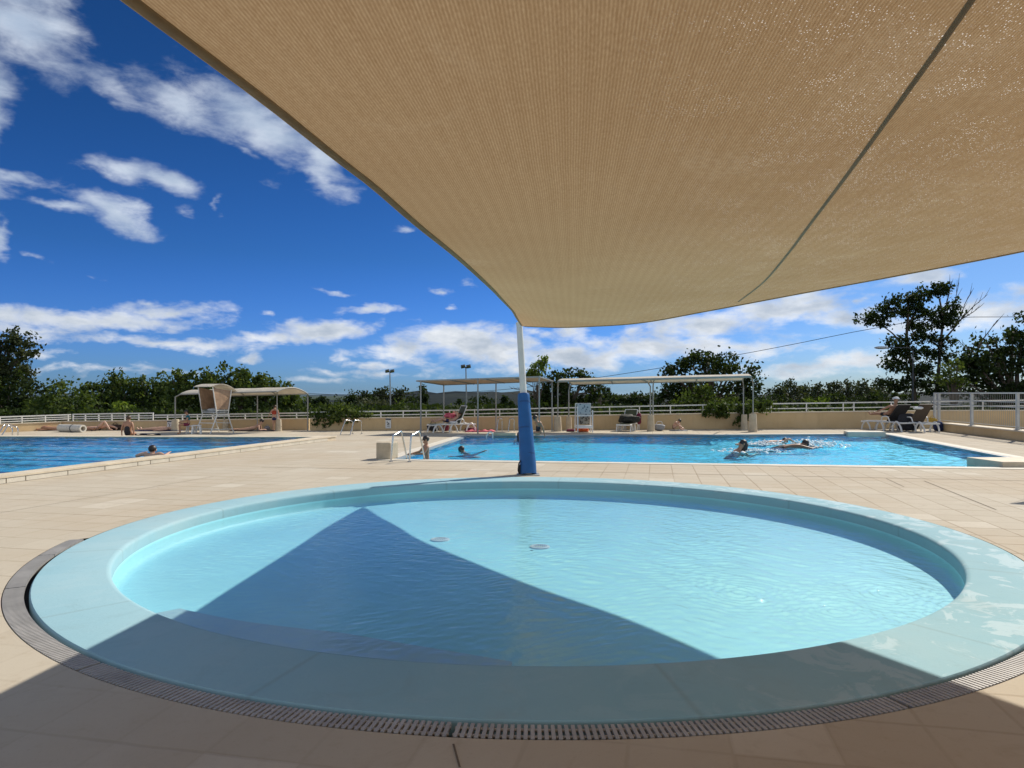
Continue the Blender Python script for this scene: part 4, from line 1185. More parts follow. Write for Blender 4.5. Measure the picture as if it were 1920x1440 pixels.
def lobes_points(lobes, Y, rs, dens, clump, org):
    """lobes: (x, y, rx, ry[, weight]) in photo pixels at distance Y -> leaf points in clumps"""
    k = Y / F; out = []
    for lb in lobes:
        x, y, rx, ry = lb[:4]; wt = lb[4] if len(lb) > 4 else 1.0
        c = np.array(P(x, y, Y)) - np.array(org); R = np.array([rx * k, min(rx, ry * 1.8) * k * .9, ry * k])
        nc = max(4, int(1.45 * dens * wt * (R[0] * R[2]) ** .9 / (clump ** 2)))
        u = rs.normal(size=(nc, 3)); u /= np.linalg.norm(u, axis=1)[:, None]
        r = rs.uniform(.25, 1.0, nc) ** .55
        # uneven outline: push clumps in and out
        wob = 1 + .22 * np.sin(u[:, 0] * 5 + x) * np.sin(u[:, 2] * 6 + y) + rs.uniform(-.12, .14, nc)
        cc = c + u * R * (r * wob)[:, None]
        m = rs.randint(18, 36, nc)
        for q, mm in zip(cc, m):
            cr = clump * rs.uniform(.5, 1.15)
            p = rs.normal(size=(mm, 3)) * cr * .55; p[:, 2] *= .75
            out.append(q + p)
    return np.concatenate(out)

def limbs(mb, base, tips, r0, rs, kn=4, droop=.0):
    """trunk from base up with limbs swinging out to the given tips"""
    base = Vector(base)
    for tp in tips:
        tp = Vector(tp); pts = [base]; d = tp - base
        for j in range(1, kn + 1):
            s = j / kn
            q = base + Vector((d.x * s ** 1.6, d.y * s ** 1.6, d.z * s ** .85)) + Vector(rs.normal(size=3)) * d.length * .025 * (1 - s)
            pts.append(q)
        mb.tube(pts, [r0 * (1 - .82 * j / kn) for j in range(kn + 1)], 7)

TREEG = {}
def tree(name, label, lobes, Y, mat, cat='tree', leaf=.2, dens=3.0, clump=.55, seed=1, group=None, trunk_r=.16, base_x=None, trunk=True, flat=.1, zbase=None, extra=None):
    rs = np.random.RandomState(seed)
    lx = np.average([l[0] for l in lobes], weights=[l[2] * l[3] for l in lobes]) if base_x is None else base_x
    zb = LANDZ - max(0, min(10, (Y - 60) * .02)) if zbase is None else zbase
    o0 = P(lx, HY, Y); org = Vector((o0.x, Y, zb))
    th = thing(name, label, cat, org, group=group)
    pts = lobes_points(lobes, Y, rs, dens, clump, org)
    leaf_mesh('crown' if trunk else 'foliage', pts, leaf * .72, mat, th, rs, flat)
    if trunk:
        mb = MB(); k = Y / F
        zs = [P(l[0], l[1], Y).z - zb for l in lobes]
        zf = max(.5, min(zs) * .55)
        mb.tube([(0, 0, -.4), (.03, 0, zf * .5), (0, .03, zf)], [trunk_r * 1.25, trunk_r, trunk_r * .9], 9)
        tips = []
        for l in lobes:
            c = P(l[0], l[1], Y) - org
            tips.append(c + Vector((rs.uniform(-.3, .3) * l[2] * k, rs.uniform(-.3, .3) * l[2] * k, l[3] * k * .4)))
            tips.append(c + Vector((rs.uniform(-.8, .8) * l[2] * k, rs.uniform(-.5, .5) * l[2] * k, 0)))
        limbs(mb, (0, .03, zf * .97), tips, trunk_r * .7, rs)
        mb.build('trunk', M_TRUNK, th, smooth=True)
    if extra: extra(th, org, rs)
    return th

g_l = 'row of broad trees behind the left railing'
# far left
tree('pine_tree', 'tall umbrella pine cut by the left edge of the picture', [(8, 645, 46, 22), (38, 640, 26, 20), (-30, 660, 50, 40), (44, 664, 20, 12), (10, 682, 40, 18), (30, 692, 26, 14), (-10, 706, 46, 20), (42, 708, 22, 10)], 50, M_LEAF_P, leaf=.19, dens=3.6, clump=.5, seed=3, trunk_r=.28, base_x=-12)
tree('bushy_tree', 'dark rounded tree below the umbrella pine at far left', [(20, 735, 60, 34), (70, 742, 44, 32), (-40, 730, 60, 40), (30, 768, 70, 22)], 49, M_LEAF_D, leaf=.2, seed=4, dens=3.4)
tree('bushy_tree', 'low dark tree between the pine and the tree row', [(118, 748, 42, 30), (150, 758, 36, 28), (92, 762, 34, 22), (130, 772, 50, 16)], 47, M_LEAF_M, leaf=.19, seed=5, dens=3.2)
for (i, (cx, top, w, h, mt, lb)) in enumerate([(182, 714, 30, 62, M_LEAF_M, 'leafy tree, first of the row behind the left railing'), (221, 704, 28, 72, M_LEAF_M, 'leafy tree, second of the row and slightly taller than the first'), (262, 701, 30, 76, M_LEAF_M, 'leafy tree in the middle of the row, above the taller railing end'), (303, 706, 28, 72, M_LEAF_M, 'leafy tree just left of the arched canopy')]):
    tree('broadleaf_tree', lb, [(cx, top + h * .28, w * .72, h * .3), (cx - w * .35, top + h * .5, w * .7, h * .36), (cx + w * .35, top + h * .48, w * .7, h * .36), (cx, top + h * .78, w, h * .3)], 56 + i, mt, leaf=.22, dens=3.3, clump=.55, seed=20 + i, group=g_l)
for (i, (cx, top, w, h, lb)) in enumerate([(346, 694, 34, 92, 'tall tree above the left end of the arched canopy'), (402, 686, 38, 100, 'tallest tree of the left row, above the lifeguard chair'), (456, 689, 38, 98, 'broad tree right of the lifeguard chair'), (503, 700, 34, 86, 'tree above the arched orange end of the left canopy'), (543, 728, 22, 56, 'small tree at the right end of the left row')]):
    tree('broadleaf_tree', lb, [(cx, top + h * .2, w * .7, h * .2), (cx - w * .4, top + h * .38, w * .62, h * .26), (cx + w * .4, top + h * .4, w * .62, h * .26), (cx, top + h * .55, w, h * .3), (cx - w * .2, top + h * .82, w * .9, h * .22)], 45 + i * .6, M_LEAF_M, leaf=.2, dens=3.4, clump=.5, seed=30 + i, group=g_l)
tree('yellow_green_bush', 'yellow-green bush in front of the left tree row', [(228, 764, 24, 14), (250, 768, 18, 12)], 44, M_LEAF_L, cat='bush', leaf=.16, dens=2.2, clump=.4, seed=41, trunk=False)

# cypresses far off, one by one
CY = [(566, 752, 5, 26, 120, 'left of the post'), (580, 745, 6, 34, 120, ''), (588, 750, 5, 28, 125, ''), (597, 747, 5, 30, 125, ''), (606, 743, 6, 34, 120, ''), (614, 750, 5, 26, 125, '')]
ords = ['leftmost distant cypress of the group beside the left canopy', 'second distant cypress from the left in the group', 'third distant cypress from the left in the group', 'fourth distant cypress in the group beside the planted wall', 'tallest distant cypress near the right of the group', 'rightmost distant cypress of the group beside the left canopy']
def cypress(x, yt, rx, h, Y, lb, seed, group=None, mat=M_LEAF_D, leaf=.22):
    L = [(x, yt + h * .12, rx * .35, h * .14), (x, yt + h * .35, rx * .7, h * .22), (x, yt + h * .62, rx, h * .26), (x, yt + h * .88, rx * .95, h * .2)]
    tree('cypress_tree', lb, L, Y, mat, leaf=leaf, dens=4.5, clump=.42, seed=seed, trunk_r=.12, flat=.0, group=group)
for i, c in enumerate(CY): cypress(c[0], c[1], c[2], c[3], c[4], ords[i], 50 + i, 'distant cypresses beside the left canopy', leaf=.3)
cypress(793, 724, 8, 50, 80, 'tall dark cypress behind the left post of the flat canopy', 60)
cypress(862, 751, 7, 26, 110, 'small dark cypress seen through the middle of the flat canopy', 61, leaf=.3)
cypress(945, 742, 7, 34, 100, 'dark cypress just left of the padded pole', 62, leaf=.28)
cypress(957, 750, 6, 28, 105, 'shorter cypress right beside the padded pole', 63, leaf=.28)
cypress(1133, 728, 2.6, 30, 150, 'thin cypress on the skyline, left of a thinner pair', 64, leaf=.25)
cypress(1141, 726, 2.6, 30, 152, 'thin pointed cypress on the skyline in the gap between the trees', 65, leaf=.25)
cypress(1191, 736, 4, 22, 150, 'short cypress on the skyline left of the big dark tree', 66, leaf=.25)
cypress(1442, 726, 1.8, 30, 120, 'thin pole-like cypress right of the big dark tree', 67, leaf=.2)

# between the planter and the flat canopy
tree('umbrella_pine', 'flat-topped dark pine behind the floodlight mast', [(733, 736, 26, 9), (712, 741, 22, 9), (756, 740, 16, 11), (700, 748, 44, 9), (745, 752, 22, 16)], 92, M_LEAF_P, leaf=.28, dens=3.4, clump=.7, seed=70)
tree('bushy_tree', 'low spreading pine left of the floodlight mast', [(672, 744, 30, 9), (655, 752, 24, 14), (690, 755, 30, 12)], 88, M_LEAF_D, leaf=.28, dens=3.4, clump=.7, seed=71)
tree('grey_olive_tree', 'grey-green olive tree above the railing right of the planter', [(694, 762, 30, 14), (716, 760, 22, 12), (672, 768, 22, 9)], 66, M_LEAF_G, leaf=.2, dens=3., clump=.5, seed=72)
tree('bushy_tree', 'green shrubby tree right of the floodlight mast', [(752, 762, 16, 14), (738, 770, 20, 9)], 66, M_LEAF_M, leaf=.2, seed=73)
tree('bushy_tree', 'dark round tree beside the tall cypress', [(779, 758, 14, 15), (784, 768, 18, 9)], 76, M_LEAF_D, leaf=.24, seed=74)
tree('bushy_tree', 'low dark tree seen between the flat canopy posts', [(906, 757, 26, 13), (890, 766, 22, 9), (925, 764, 20, 10)], 95, M_LEAF_D, leaf=.3, clump=.7, seed=75)
tree('bushy_tree', 'small distant tree left in the flat canopy opening', [(815, 764, 14, 8), (826, 768, 12, 6)], 110, M_LEAF_D, leaf=.3, clump=.7, seed=76)
tree('bushy_tree', 'small distant tree under the flat canopy, by the small cypress', [(872, 765, 16, 7), (850, 768, 14, 6)], 108, M_LEAF_M, leaf=.3, clump=.7, seed=77)

# right of the padded pole
def dead_twigs(tips, r=.02, name='bare_branch'):
    def f(th, org, rs):
        mb = MB()
        for (pa, pb, Y) in tips:
            a, b = P(*pa, Y) - org, P(*pb, Y) - org
            pts = [a.lerp(b, s) + Vector(rs.normal(size=3)) * .05 * math.sin(s * 3.14) for s in (0, .3, .6, 1)]
            mb.tube(pts, [r * 1.8, r * 1.3, r, r * .4], 5)
            for s in (.35, .55, .75, .9):
                q = a.lerp(b, s); d = (b - a); e = q + Vector((rs.uniform(-.3, .3) * d.length * .35 + d.x * .2, rs.uniform(-.1, .1) * d.length, abs(d.z) * .28 + .1))
                mb.tube([q, q.lerp(e, .6) + Vector((0, 0, -.03)), e], [r * .8, r * .5, r * .25], 4)
        mb.build(name, M_TRUNK, th)
    return f
tree('fig_tree', 'dark fig-like tree behind the padded pole with open lower branches', [(1068, 708, 30, 16), (1042, 716, 24, 18), (1095, 716, 28, 10), (1052, 738, 36, 22), (1085, 742, 34, 20), (1020, 745, 22, 22), (1012, 760, 30, 14), (1070, 764, 46, 14), (1110, 728, 18, 7), (1118, 745, 12, 7, .6), (1040, 758, 30, 18)], 46, M_LEAF_D, leaf=.17, dens=3.2, clump=.42, seed=80, trunk_r=.2, extra=dead_twigs([((1060, 745), (1132, 728), 46), ((1080, 750), (1126, 744), 46), ((1075, 755), (1140, 752), 46)], .03))
tree('lime_leaved_tree', 'lime-green sprig of a young tree just right of the pole top', [(1013, 686, 13, 11), (1008, 700, 18, 13), (1022, 676, 7, 6), (995, 703, 12, 7, .6), (1004, 757, 14, 12, .8)], 45, M_LEAF_L, leaf=.15, dens=2.8, clump=.33, seed=81, trunk_r=.1, extra=dead_twigs([((1000, 725), (972, 712), 45), ((1000, 735), (958, 728), 45), ((1000, 742), (960, 738), 45)], .022))
tree('bare_pine', 'leaning bare-trunked pine in the gap left of the skyline cypresses', [(1120, 722, 9, 5), (1113, 727, 8, 4)], 60, M_LEAF_P, leaf=.15, dens=3, clump=.3, seed=82, trunk_r=.16, base_x=1125)
tree('hedge_row', 'long dark hedge in the gap under the arched canopy', [(1140, 752, 40, 9), (1180, 752, 34, 9), (1215, 750, 30, 10), (1160, 760, 70, 8)], 85, M_LEAF_D, cat='hedge', leaf=.3, clump=.6, dens=3, seed=83, trunk=False)
tree('rounded_tree', 'dark rounded clump on the skyline below the thin cypresses', [(1150, 744, 22, 6), (1170, 747, 22, 6), (1205, 745, 16, 5)], 140, M_LEAF_D, leaf=.4, clump=.9, dens=3, seed=84)
tree('broadleaf_tree', 'big dark tree with ragged top behind the arched canopy', [(1318, 668, 22, 11), (1300, 682, 40, 20), (1345, 684, 42, 22), (1262, 693, 24, 10), (1250, 700, 14, 7, .7), (1385, 700, 34, 22), (1405, 722, 28, 26), (1340, 716, 60, 26), (1280, 724, 44, 20), (1245, 735, 22, 12), (1330, 745, 80, 20), (1415, 750, 30, 16), (1260, 752, 34, 14), (1390, 764, 50, 10)], 44, M_LEAF_D, leaf=.17, dens=3.2, clump=.45, seed=85, trunk_r=.26)
tree('yellow_green_bush', 'yellow-green bush in front of the big dark tree', [(1296, 748, 24, 14), (1322, 742, 22, 18), (1280, 758, 24, 10), (1335, 758, 20, 10), (1312, 734, 12, 9)], 39, M_LEAF_M, cat='bush', leaf=.14, dens=2.8, clump=.34, seed=86, trunk=False)
tree('yellow_green_bush', 'small light bush beside the right post of the arched canopy', [(1373, 750, 12, 12), (1366, 757, 12, 8)], 39, M_LEAF_M, cat='bush', leaf=.13, dens=2.6, clump=.3, seed=87, trunk=False)
TL = [(1462, 726, 16, 20, 'first distant tree right of the big dark tree'), (1482, 717, 17, 30, 'tall round distant tree, highest of the right skyline row'), (1505, 727, 18, 22, 'third distant tree of the right skyline row'), (1532, 724, 20, 24, 'fourth distant tree of the right skyline row'), (1562, 720, 20, 28, 'fifth distant tree of the right skyline row'), (1592, 718, 18, 28, 'sixth distant tree of the right skyline row, domed'), (1622, 716, 20, 30, 'seventh distant tree, near the tall tree'), (1650, 720, 18, 26, 'last distant tree, half behind the tall tree')]
for i, (x, y, rx, ry, lb) in enumerate(TL):
    tree('distant_tree', lb, [(x, y + ry * .1, rx * .6, ry * .35), (x - rx * .4, y + ry * .5, rx * .6, ry * .4), (x + rx * .45, y + ry * .5, rx * .6, ry * .4), (x, y + ry * .95, rx * 1.1, ry * .45)], 105 + 3 * (i % 3), M_LEAF_P, leaf=.32, clump=.8, dens=3.2, seed=90 + i, group='distant tree row right of the arched canopy')
tree('hedge_row', 'mixed dark hedge above the railing between the vine and the tall tree', [(1460, 752, 36, 9), (1520, 754, 44, 9), (1580, 752, 44, 10), (1640, 750, 40, 12), (1690, 748, 40, 12)], 62, M_LEAF_D, cat='hedge', leaf=.2, clump=.5, dens=3, seed=99, trunk=False)
tree('yellow_green_bush', 'small pale bush behind the railing right of the hanging vine', [(1530, 755, 14, 7), (1550, 753, 12, 8)], 45, M_LEAF_L, cat='bush', leaf=.13, dens=2., clump=.3, seed=100, trunk=False)
def tall_extra(th, org, rs):
    mb = MB()
    for pts, r in (([(1712, 765), (1710, 700), (1703, 640), (1700, 590), (1706, 565)], .17), ([(1755, 765), (1757, 700), (1764, 640), (1766, 600), (1762, 560)], .14), ([(1706, 670), (1680, 632), (1660, 612)], .09), ([(1762, 650), (1790, 612), (1812, 585)], .08), ([(1702, 610), (1725, 575), (1745, 555)], .07), ([(1704, 630), (1730, 610), (1755, 590)], .06)):
        q = crom([P(x, y, 50) - org + Vector((0, rs.uniform(-.3, .3), 0)) for x, y in pts], 12)
        mb.tube(q, [r * (1 - .6 * k / 12) for k in range(13)], 8)
    mb.build('trunk', M_TRUNK, th, smooth=True)
    dead_twigs([((1785, 615), (1852, 552), 50), ((1790, 608), (1822, 545), 50), ((1780, 605), (1798, 530), 50), ((1770, 590), (1782, 528), 50), ((1800, 600), (1838, 575), 50)], .028)(th, org, rs)
tree('tall_tree', 'tall open-crowned tree with bare twigs on its right, above the right fence', [(1628, 598, 24, 9), (1650, 590, 26, 11), (1668, 574, 22, 10), (1695, 562, 28, 13), (1722, 560, 22, 10), (1745, 545, 26, 9), (1772, 534, 16, 7), (1765, 548, 14, 8), (1700, 585, 34, 13), (1735, 585, 22, 9), (1775, 585, 22, 11), (1795, 570, 10, 9, .7), (1755, 605, 26, 12), (1780, 600, 16, 8), (1645, 608, 22, 6, .7), (1715, 612, 26, 9), (1692, 642, 28, 11), (1735, 632, 26, 12), (1770, 640, 20, 10), (1680, 660, 24, 11), (1720, 662, 32, 13), (1765, 668, 26, 14), (1700, 688, 36, 13), (1745, 695, 34, 13), (1672, 690, 14, 8), (1665, 722, 26, 12), (1705, 722, 34, 14), (1750, 728, 36, 16)], 50, M_LEAF_D, leaf=.175, dens=4.4, clump=.44, seed=110, trunk=False, base_x=1712, extra=tall_extra)
tree('broadleaf_tree', 'dense dark tree at the right edge behind the tall fence', [(1850, 655, 40, 26), (1895, 640, 40, 26), (1950, 640, 60, 50), (1820, 690, 34, 30), (1870, 695, 60, 36), (1930, 700, 70, 44), (1800, 725, 34, 22), (1860, 735, 70, 20), (1960, 740, 60, 20)], 46, M_LEAF_D, leaf=.19, dens=3.2, clump=.5, seed=120, trunk_r=.3, extra=dead_twigs([((1835, 650), (1870, 600), 46), ((1830, 665), (1798, 640), 46)], .03))
tree('bushy_tree', 'smaller green tree between the tall tree and the dense right tree', [(1790, 690, 18, 14), (1775, 705, 20, 12), (1795, 718, 22, 14)], 44, M_LEAF_M, leaf=.15, dens=2.8, clump=.38, seed=121)

# leafy ground behind the walls, too much to count
rs = np.random.RandomState(5)
pts = []
for i in range(2600):
    x = rs.uniform(-80, 2000); Y = rs.uniform(40, 130)
    yb = 777 - (x / 1920) * 9
    c = np.array(P(x, yb + rs.uniform(-9, 8) - (6 if x < 560 else 0), Y))
    m = rs.randint(22, 40); pts.append(c + rs.normal(size=(m, 3)) * [.9 * Y / 60, .6, .45 * Y / 60])
pts = np.concatenate(pts)
pxx = CX + pts[:, 0] / pts[:, 1] * F
pts = pts[pts[:, 2] < 1.7 - np.where(pxx < 560, 36, 26) * pts[:, 1] / F + .2]
o = leaf_mesh('undergrowth', pts, .17, M_LEAF_D, None, rs, .2)
tag(o, 'tangled dark undergrowth behind the terrace walls', kind='stuff')

# climbers hanging over the wall
def climber(name, label, lobes, Y, mat, seed, strands, leaf=.11):
    def ex(th, org, rs):
        mb = MB(); pp = []
        for (a, b) in strands:
            A, B = P(*a, Y - .12) - org, P(*b, Y - .16) - org
            q = [A.lerp(B, s) + Vector((math.sin(s * 7 + a[0]) * .03, 0, 0)) for s in np.linspace(0, 1, 9)]
            mb.tube(q, .008, 4)
            for v in q:
                for _ in range(5): pp.append(np.array(v) + rs.normal(size=3) * .06)
        mb.build('stem', M_TRUNK, th)
        leaf_mesh('hanging_leaves', np.array(pp), leaf * .8, mat, th, rs)
    return tree(name, label, lobes, Y, mat, cat='climbing plant', leaf=leaf, dens=2.8, clump=.24, seed=seed, trunk=False, extra=ex, zbase=.55)
Yp = G(640, 807).y - .05
climber('trailing_shrub', 'leafy green trailing shrub spilling over the wall at the planter corner', [(612, 772, 26, 12), (640, 767, 34, 9), (600, 782, 18, 10), (630, 782, 38, 11), (665, 776, 20, 7), (685, 778, 12, 4), (614, 792, 12, 5)], Yp, M_LEAF_M, 130, [((600, 788), (594, 797)), ((612, 788), (608, 801)), ((622, 788), (619, 797)), ((596, 784), (588, 790))])
Yv = G(1390, 804.8).y - .02
climber('hanging_vine', 'vine with broad leaves hanging over the wall beside the right canopy posts', [(1340, 766, 20, 10), (1330, 774, 14, 7), (1362, 764, 16, 10), (1352, 774, 14, 7), (1400, 764, 26, 9), (1430, 764, 16, 8), (1408, 756, 20, 6), (1438, 756, 12, 4), (1395, 772, 18, 5)], Yv, M_LEAF_M, 131, [((1348, 778), (1346, 781)), ((1392, 778), (1378, 796)), ((1388, 779), (1386, 788)), ((1398, 778), (1390, 803)), ((1404, 779), (1394, 794)), ((1362, 776), (1364, 780))])

# ------------------------------------------------------------------ people
def mat_skin(name, col):
    m, t, out = new_mat(name)
    tc = t.add('ShaderNodeTexCoord').outputs['Object']
    c = t.ramp(t.noise(tc, 7, 3), [(.3, tuple(v * .88 for v in col)), (.7, col)])
    b = t.add('ShaderNodeBsdfPrincipled', ins={'Base Color': c, 'Roughness': .5, 'Subsurface Weight': .0})
    t.l.new(b.outputs[0], out.inputs[0]); return m
SK_T = mat_skin('skin_tanned', (.42, .22, .13)); SK_F = mat_skin('skin_fair', (.60, .36, .25)); SK_D = mat_skin('skin_brown', (.24, .12, .07))
M_EYE = basic('eye', (.03, .02, .02), .3)
M_HAIRD = basic('hair_dark', (.018, .013, .010), .5, .3, 30); M_HAIRB = basic('hair_brown', (.07, .04, .02), .5, .3, 30); M_HAIRG = basic('hair_grey', (.32, .30, .28), .6, .2, 30)
def cloth(n, c): return basic(n, c, .8, .14, 14, bump=.15, bscale=40)
C_BLACK = cloth('black_swimwear', (.015, .015, .02)); C_NAVY = cloth('navy_cloth', (.015, .025, .09)); C_TEAL = cloth('teal_cloth', (.01, .12, .15)); C_RED = cloth('red_cloth', (.42, .06, .03))
C_PINK = cloth('pink_cloth', (.62, .12, .16)); C_WHITE = cloth('white_cloth', (.72, .72, .72)); C_MAROON = cloth('maroon_cloth', (.16, .015, .04)); C_OLIVE = cloth('olive_cloth', (.022, .023, .016)); C_YEL = cloth('yellow_cloth', (.50, .30, .04)); C_GREY = cloth('grey_cloth', (.25, .26, .28)); C_ORANGE = cloth('orange_cloth', (.55, .10, .02)); C_BROWN = cloth('dark_brown_cloth', (.05, .025, .015))

def skin_mesh(name, verts, edges, radii, mat, parent, level=2, root=0):
    me = bpy.data.meshes.new(name); me.from_pydata([tuple(v) for v in verts], edges, [])
    o = bpy.data.objects.new(name, me); COL.objects.link(o)
    md = o.modifiers.new('skin', 'SKIN'); md.use_smooth_shade = True; md.branch_smoothing = .4
    for k, r in enumerate(radii):
        sv = me.skin_vertices[0].data[k]; sv.radius = r if isinstance(r, tuple) else (r, r); sv.use_root = (k == root)
    sb = o.modifiers.new('sub', 'SUBSURF'); sb.levels = level; sb.render_levels = level
    dg = bpy.context.evaluated_depsgraph_get(); dg.update()
    me2 = bpy.data.meshes.new_from_object(o.evaluated_get(dg))
    o.modifiers.clear(); o.data = me2; bpy.data.meshes.remove(me); me2.name = name
    me2.materials.clear(); me2.materials.append(mat)
    if parent is not None: o.parent = parent
    return o

BASE = dict(pelvis=(0, 0, .92), spine=(0, .01, 1.08), chest=(0, .01, 1.28), neck=(0, .0, 1.47), head=(0, -.02, 1.585), top=(0, -.015, 1.66),
            sh=(.175, .01, 1.40), el=(.23, .03, 1.13), wr=(.24, -.06, .90), hip=(.095, 0, .88), kn=(.10, -.01, .48), an=(.10, .02, .08), toe=(.11, -.15, .03))
def pose(**kw):
    """left/right points: give name_l / name_r to override, or name for both"""
    J = {}
    for k, v in BASE.items():
        v = kw.get(k, v)
        if k in ('sh', 'el', 'wr', 'hip', 'kn', 'an', 'toe'):
            for s, sg in (('r', 1), ('l', -1)):
                w = kw.get(k + '_' + s)
                J[k + '_' + s] = Vector(w) if w is not None else Vector((v[0] * sg, v[1], v[2]))
        else: J[k] = Vector(v)
    return J

def person(label, loc, rz, sc, J, skin, hair=M_HAIRD, wear=(), long_hair=False, cap=None, group=None, stout=1.0):
    """J: joints in the person's own frame (faces -y). one continuous skinned body; hair and clothes are children"""
    th = thing('person', label, 'person', loc, rz, group)
    th.scale = (sc, sc, sc)
    names = ['pelvis', 'spine', 'chest', 'neck', 'head', 'top']
    V = [J[n] for n in names]; R = [(.135 * stout, .115 * stout), (.125 * stout, .10 * stout), (.14 * stout, .105 * stout), .052, (.082, .092), .055]
    E_ = [(0, 1), (1, 2), (2, 3), (3, 4), (4, 5)]
    for s in 'rl':
        i = len(V)
        V += [J['sh_' + s], J['el_' + s], J['wr_' + s]]; R += [.058, .042, .028]
        E_ += [(2, i), (i, i + 1), (i + 1, i + 2)]
        d = (J['wr_' + s] - J['el_' + s]).normalized(); a = d.cross(Vector((.3, .5, .8))).normalized()
        h = len(V); V.append(J['wr_' + s] + d * .07); R.append((.034, .016)); E_.append((i + 2, h))
        for q, (o_, L) in enumerate(((-.032, .072), (-.011, .085), (.011, .08), (.031, .06))):
            f = len(V); V += [J['wr_' + s] + d * (.10 + L * .45) + a * o_ * 1.1, J['wr_' + s] + d * (.10 + L) + a * o_ * 1.2 + d.cross(a) * .018]
            R += [.0095, .008]; E_ += [(h, f), (f, f + 1)]
        f = len(V); V += [J['wr_' + s] + d * .07 - a * .055, J['wr_' + s] + d * .105 - a * .075]; R += [.011, .009]; E_ += [(i + 2, f), (f, f + 1)]
        i = len(V)
        V += [J['hip_' + s], J['kn_' + s], J['an_' + s], J['toe_' + s]]; R += [.088 * stout, .056, .038, (.042, .026)]
        mid = J['hip_' + s].lerp(J['kn_' + s], .45); calf = J['kn_' + s].lerp(J['an_' + s], .35)
        m = len(V); V += [mid, calf]; R += [.078 * stout, .053]
        E_ += [(0, i), (i, m), (m, i + 1), (i + 1, m + 1), (m + 1, i + 2), (i + 2, i + 3)]
    body = skin_mesh('body', V, E_, R, skin, th)
    # face: nose, ears and eyes join the body mesh
    up = (J['top'] - J['neck']).normalized(); hd = J['head']
    f_ = J.get('face'); f_ = Vector(f_) if f_ is not None else Vector((0, -1, 0)); f_ = (f_ - up * f_.dot(up)).normalized(); rt = f_.cross(up)
    Mh = Matrix((rt, -f_, up)).transposed()
    fm = MB()
    fm.tube([hd + f_ * .088 + up * .025, hd + f_ * .112 - up * .012, hd + f_ * .088 - up * .02], [.008, .016, .010], 6)
    fm.ball(hd + f_ * .086 - up * .05, (.026, .012, .010), 8, 5, M=Mh)
    fm.ball(hd + f_ * .05 - up * .075, (.04, .04, .03), 10, 6, M=Mh)
    for sg in (-1, 1): fm.ball(hd + rt * sg * .088 - up * .005, (.012, .022, .034), 8, 5, M=Mh)
    nf = len(fm.f); fm.cur = 1
    for sg in (-1, 1): fm.ball(hd + f_ * .083 + rt * sg * .034 + up * .018, (.013, .008, .009), 8, 5, M=Mh)
    bm = bmesh.new(); bm.from_mesh(body.data)
    vs = [bm.verts.new(p) for p in fm.v]
    for q, mi in zip(fm.f, fm.mi):
        try:
            fc = bm.faces.new([vs[k] for k in q]); fc.material_index = mi; fc.smooth = True
        except ValueError: pass
    bm.to_mesh(body.data); bm.free(); body.data.materials.append(M_EYE)
    # hair
    if hair is not None:
        mb = MB(); mb.ball(hd - f_ * .018 + up * .03, (.098, .108, .098), 14, 9, M=Mh, keep=lambda q: q.z > -.55 or q.y > .25)
        if long_hair:
            b = hd - f_ * .07
            mb.tube([b + up * .04, b - f_ * .02 - up * .08, b - f_ * .035 - up * .2, b - f_ * .02 - up * .32], [.085, .082, .07, .03], 10)
        mb.build('hair', hair, th, smooth=True)
    if cap is not None:
        mb = MB(); mb.ball(hd - f_ * .012 + up * .045, (.104, .114, .10), 14, 9, M=Mh, keep=lambda q: q.z > -.15)
        mb.tube([hd + f_ * .09 + up * .05, hd + f_ * .15 + up * .04], [.07, .05], 8)
        mb.build('cap', cap, th, smooth=True)
    for (kind, mt) in wear:
        g = 1.08
        if kind == 'swimsuit':
            skin_mesh('swimsuit', [J['pelvis'], J['spine'], J['chest'], J['hip_r'], J['hip_l']], [(0, 1), (1, 2), (0, 3), (0, 4)], [(.135 * stout * g, .115 * stout * g), (.125 * stout * g, .10 * stout * g), (.14 * stout * g, .105 * stout * g), .092 * stout, .092 * stout], mt, th)
        elif kind in ('top', 'shirt'):
            v = [J['spine'].lerp(J['pelvis'], .3), J['chest'], J['chest'].lerp(J['neck'], .5)]; e = [(0, 1), (1, 2)]; r = [(.135 * stout * g, .11 * stout * g), (.145 * stout * g, .11 * stout * g), (.10, .075)]
            if kind == 'shirt':
                for s in 'rl':
                    i = len(v); v += [J['sh_' + s], J['sh_' + s].lerp(J['el_' + s], .55)]; e += [(1, i), (i, i + 1)]; r += [.072, .062]
            skin_mesh('shirt' if kind == 'shirt' else 'top', v, e, r, mt, th)
        elif kind in ('shorts', 'briefs'):
            q = .62 if kind == 'shorts' else .12
            v = [J['pelvis'], J['spine'].lerp(J['pelvis'], .55)]; e = [(0, 1)]; r = [(.145 * stout, .125 * stout), (.135 * stout, .115 * stout)]
            for s in 'rl':
                i = len(v); v += [J['hip_' + s], J['hip_' + s].lerp(J['kn_' + s], q)]; e += [(0, i), (i, i + 1)]; r += [.098 * stout, .088 * stout]
            skin_mesh(kind, v, e, r, mt, th)
        elif kind == 'bikini_top':
            skin_mesh('bikini_top', [J['chest'] + Vector((0, 0, -.01)), J['chest'].lerp(J['spine'], .25)], [(0, 1)], [(.148 * stout, .114 * stout)] * 2, mt, th)
    return th

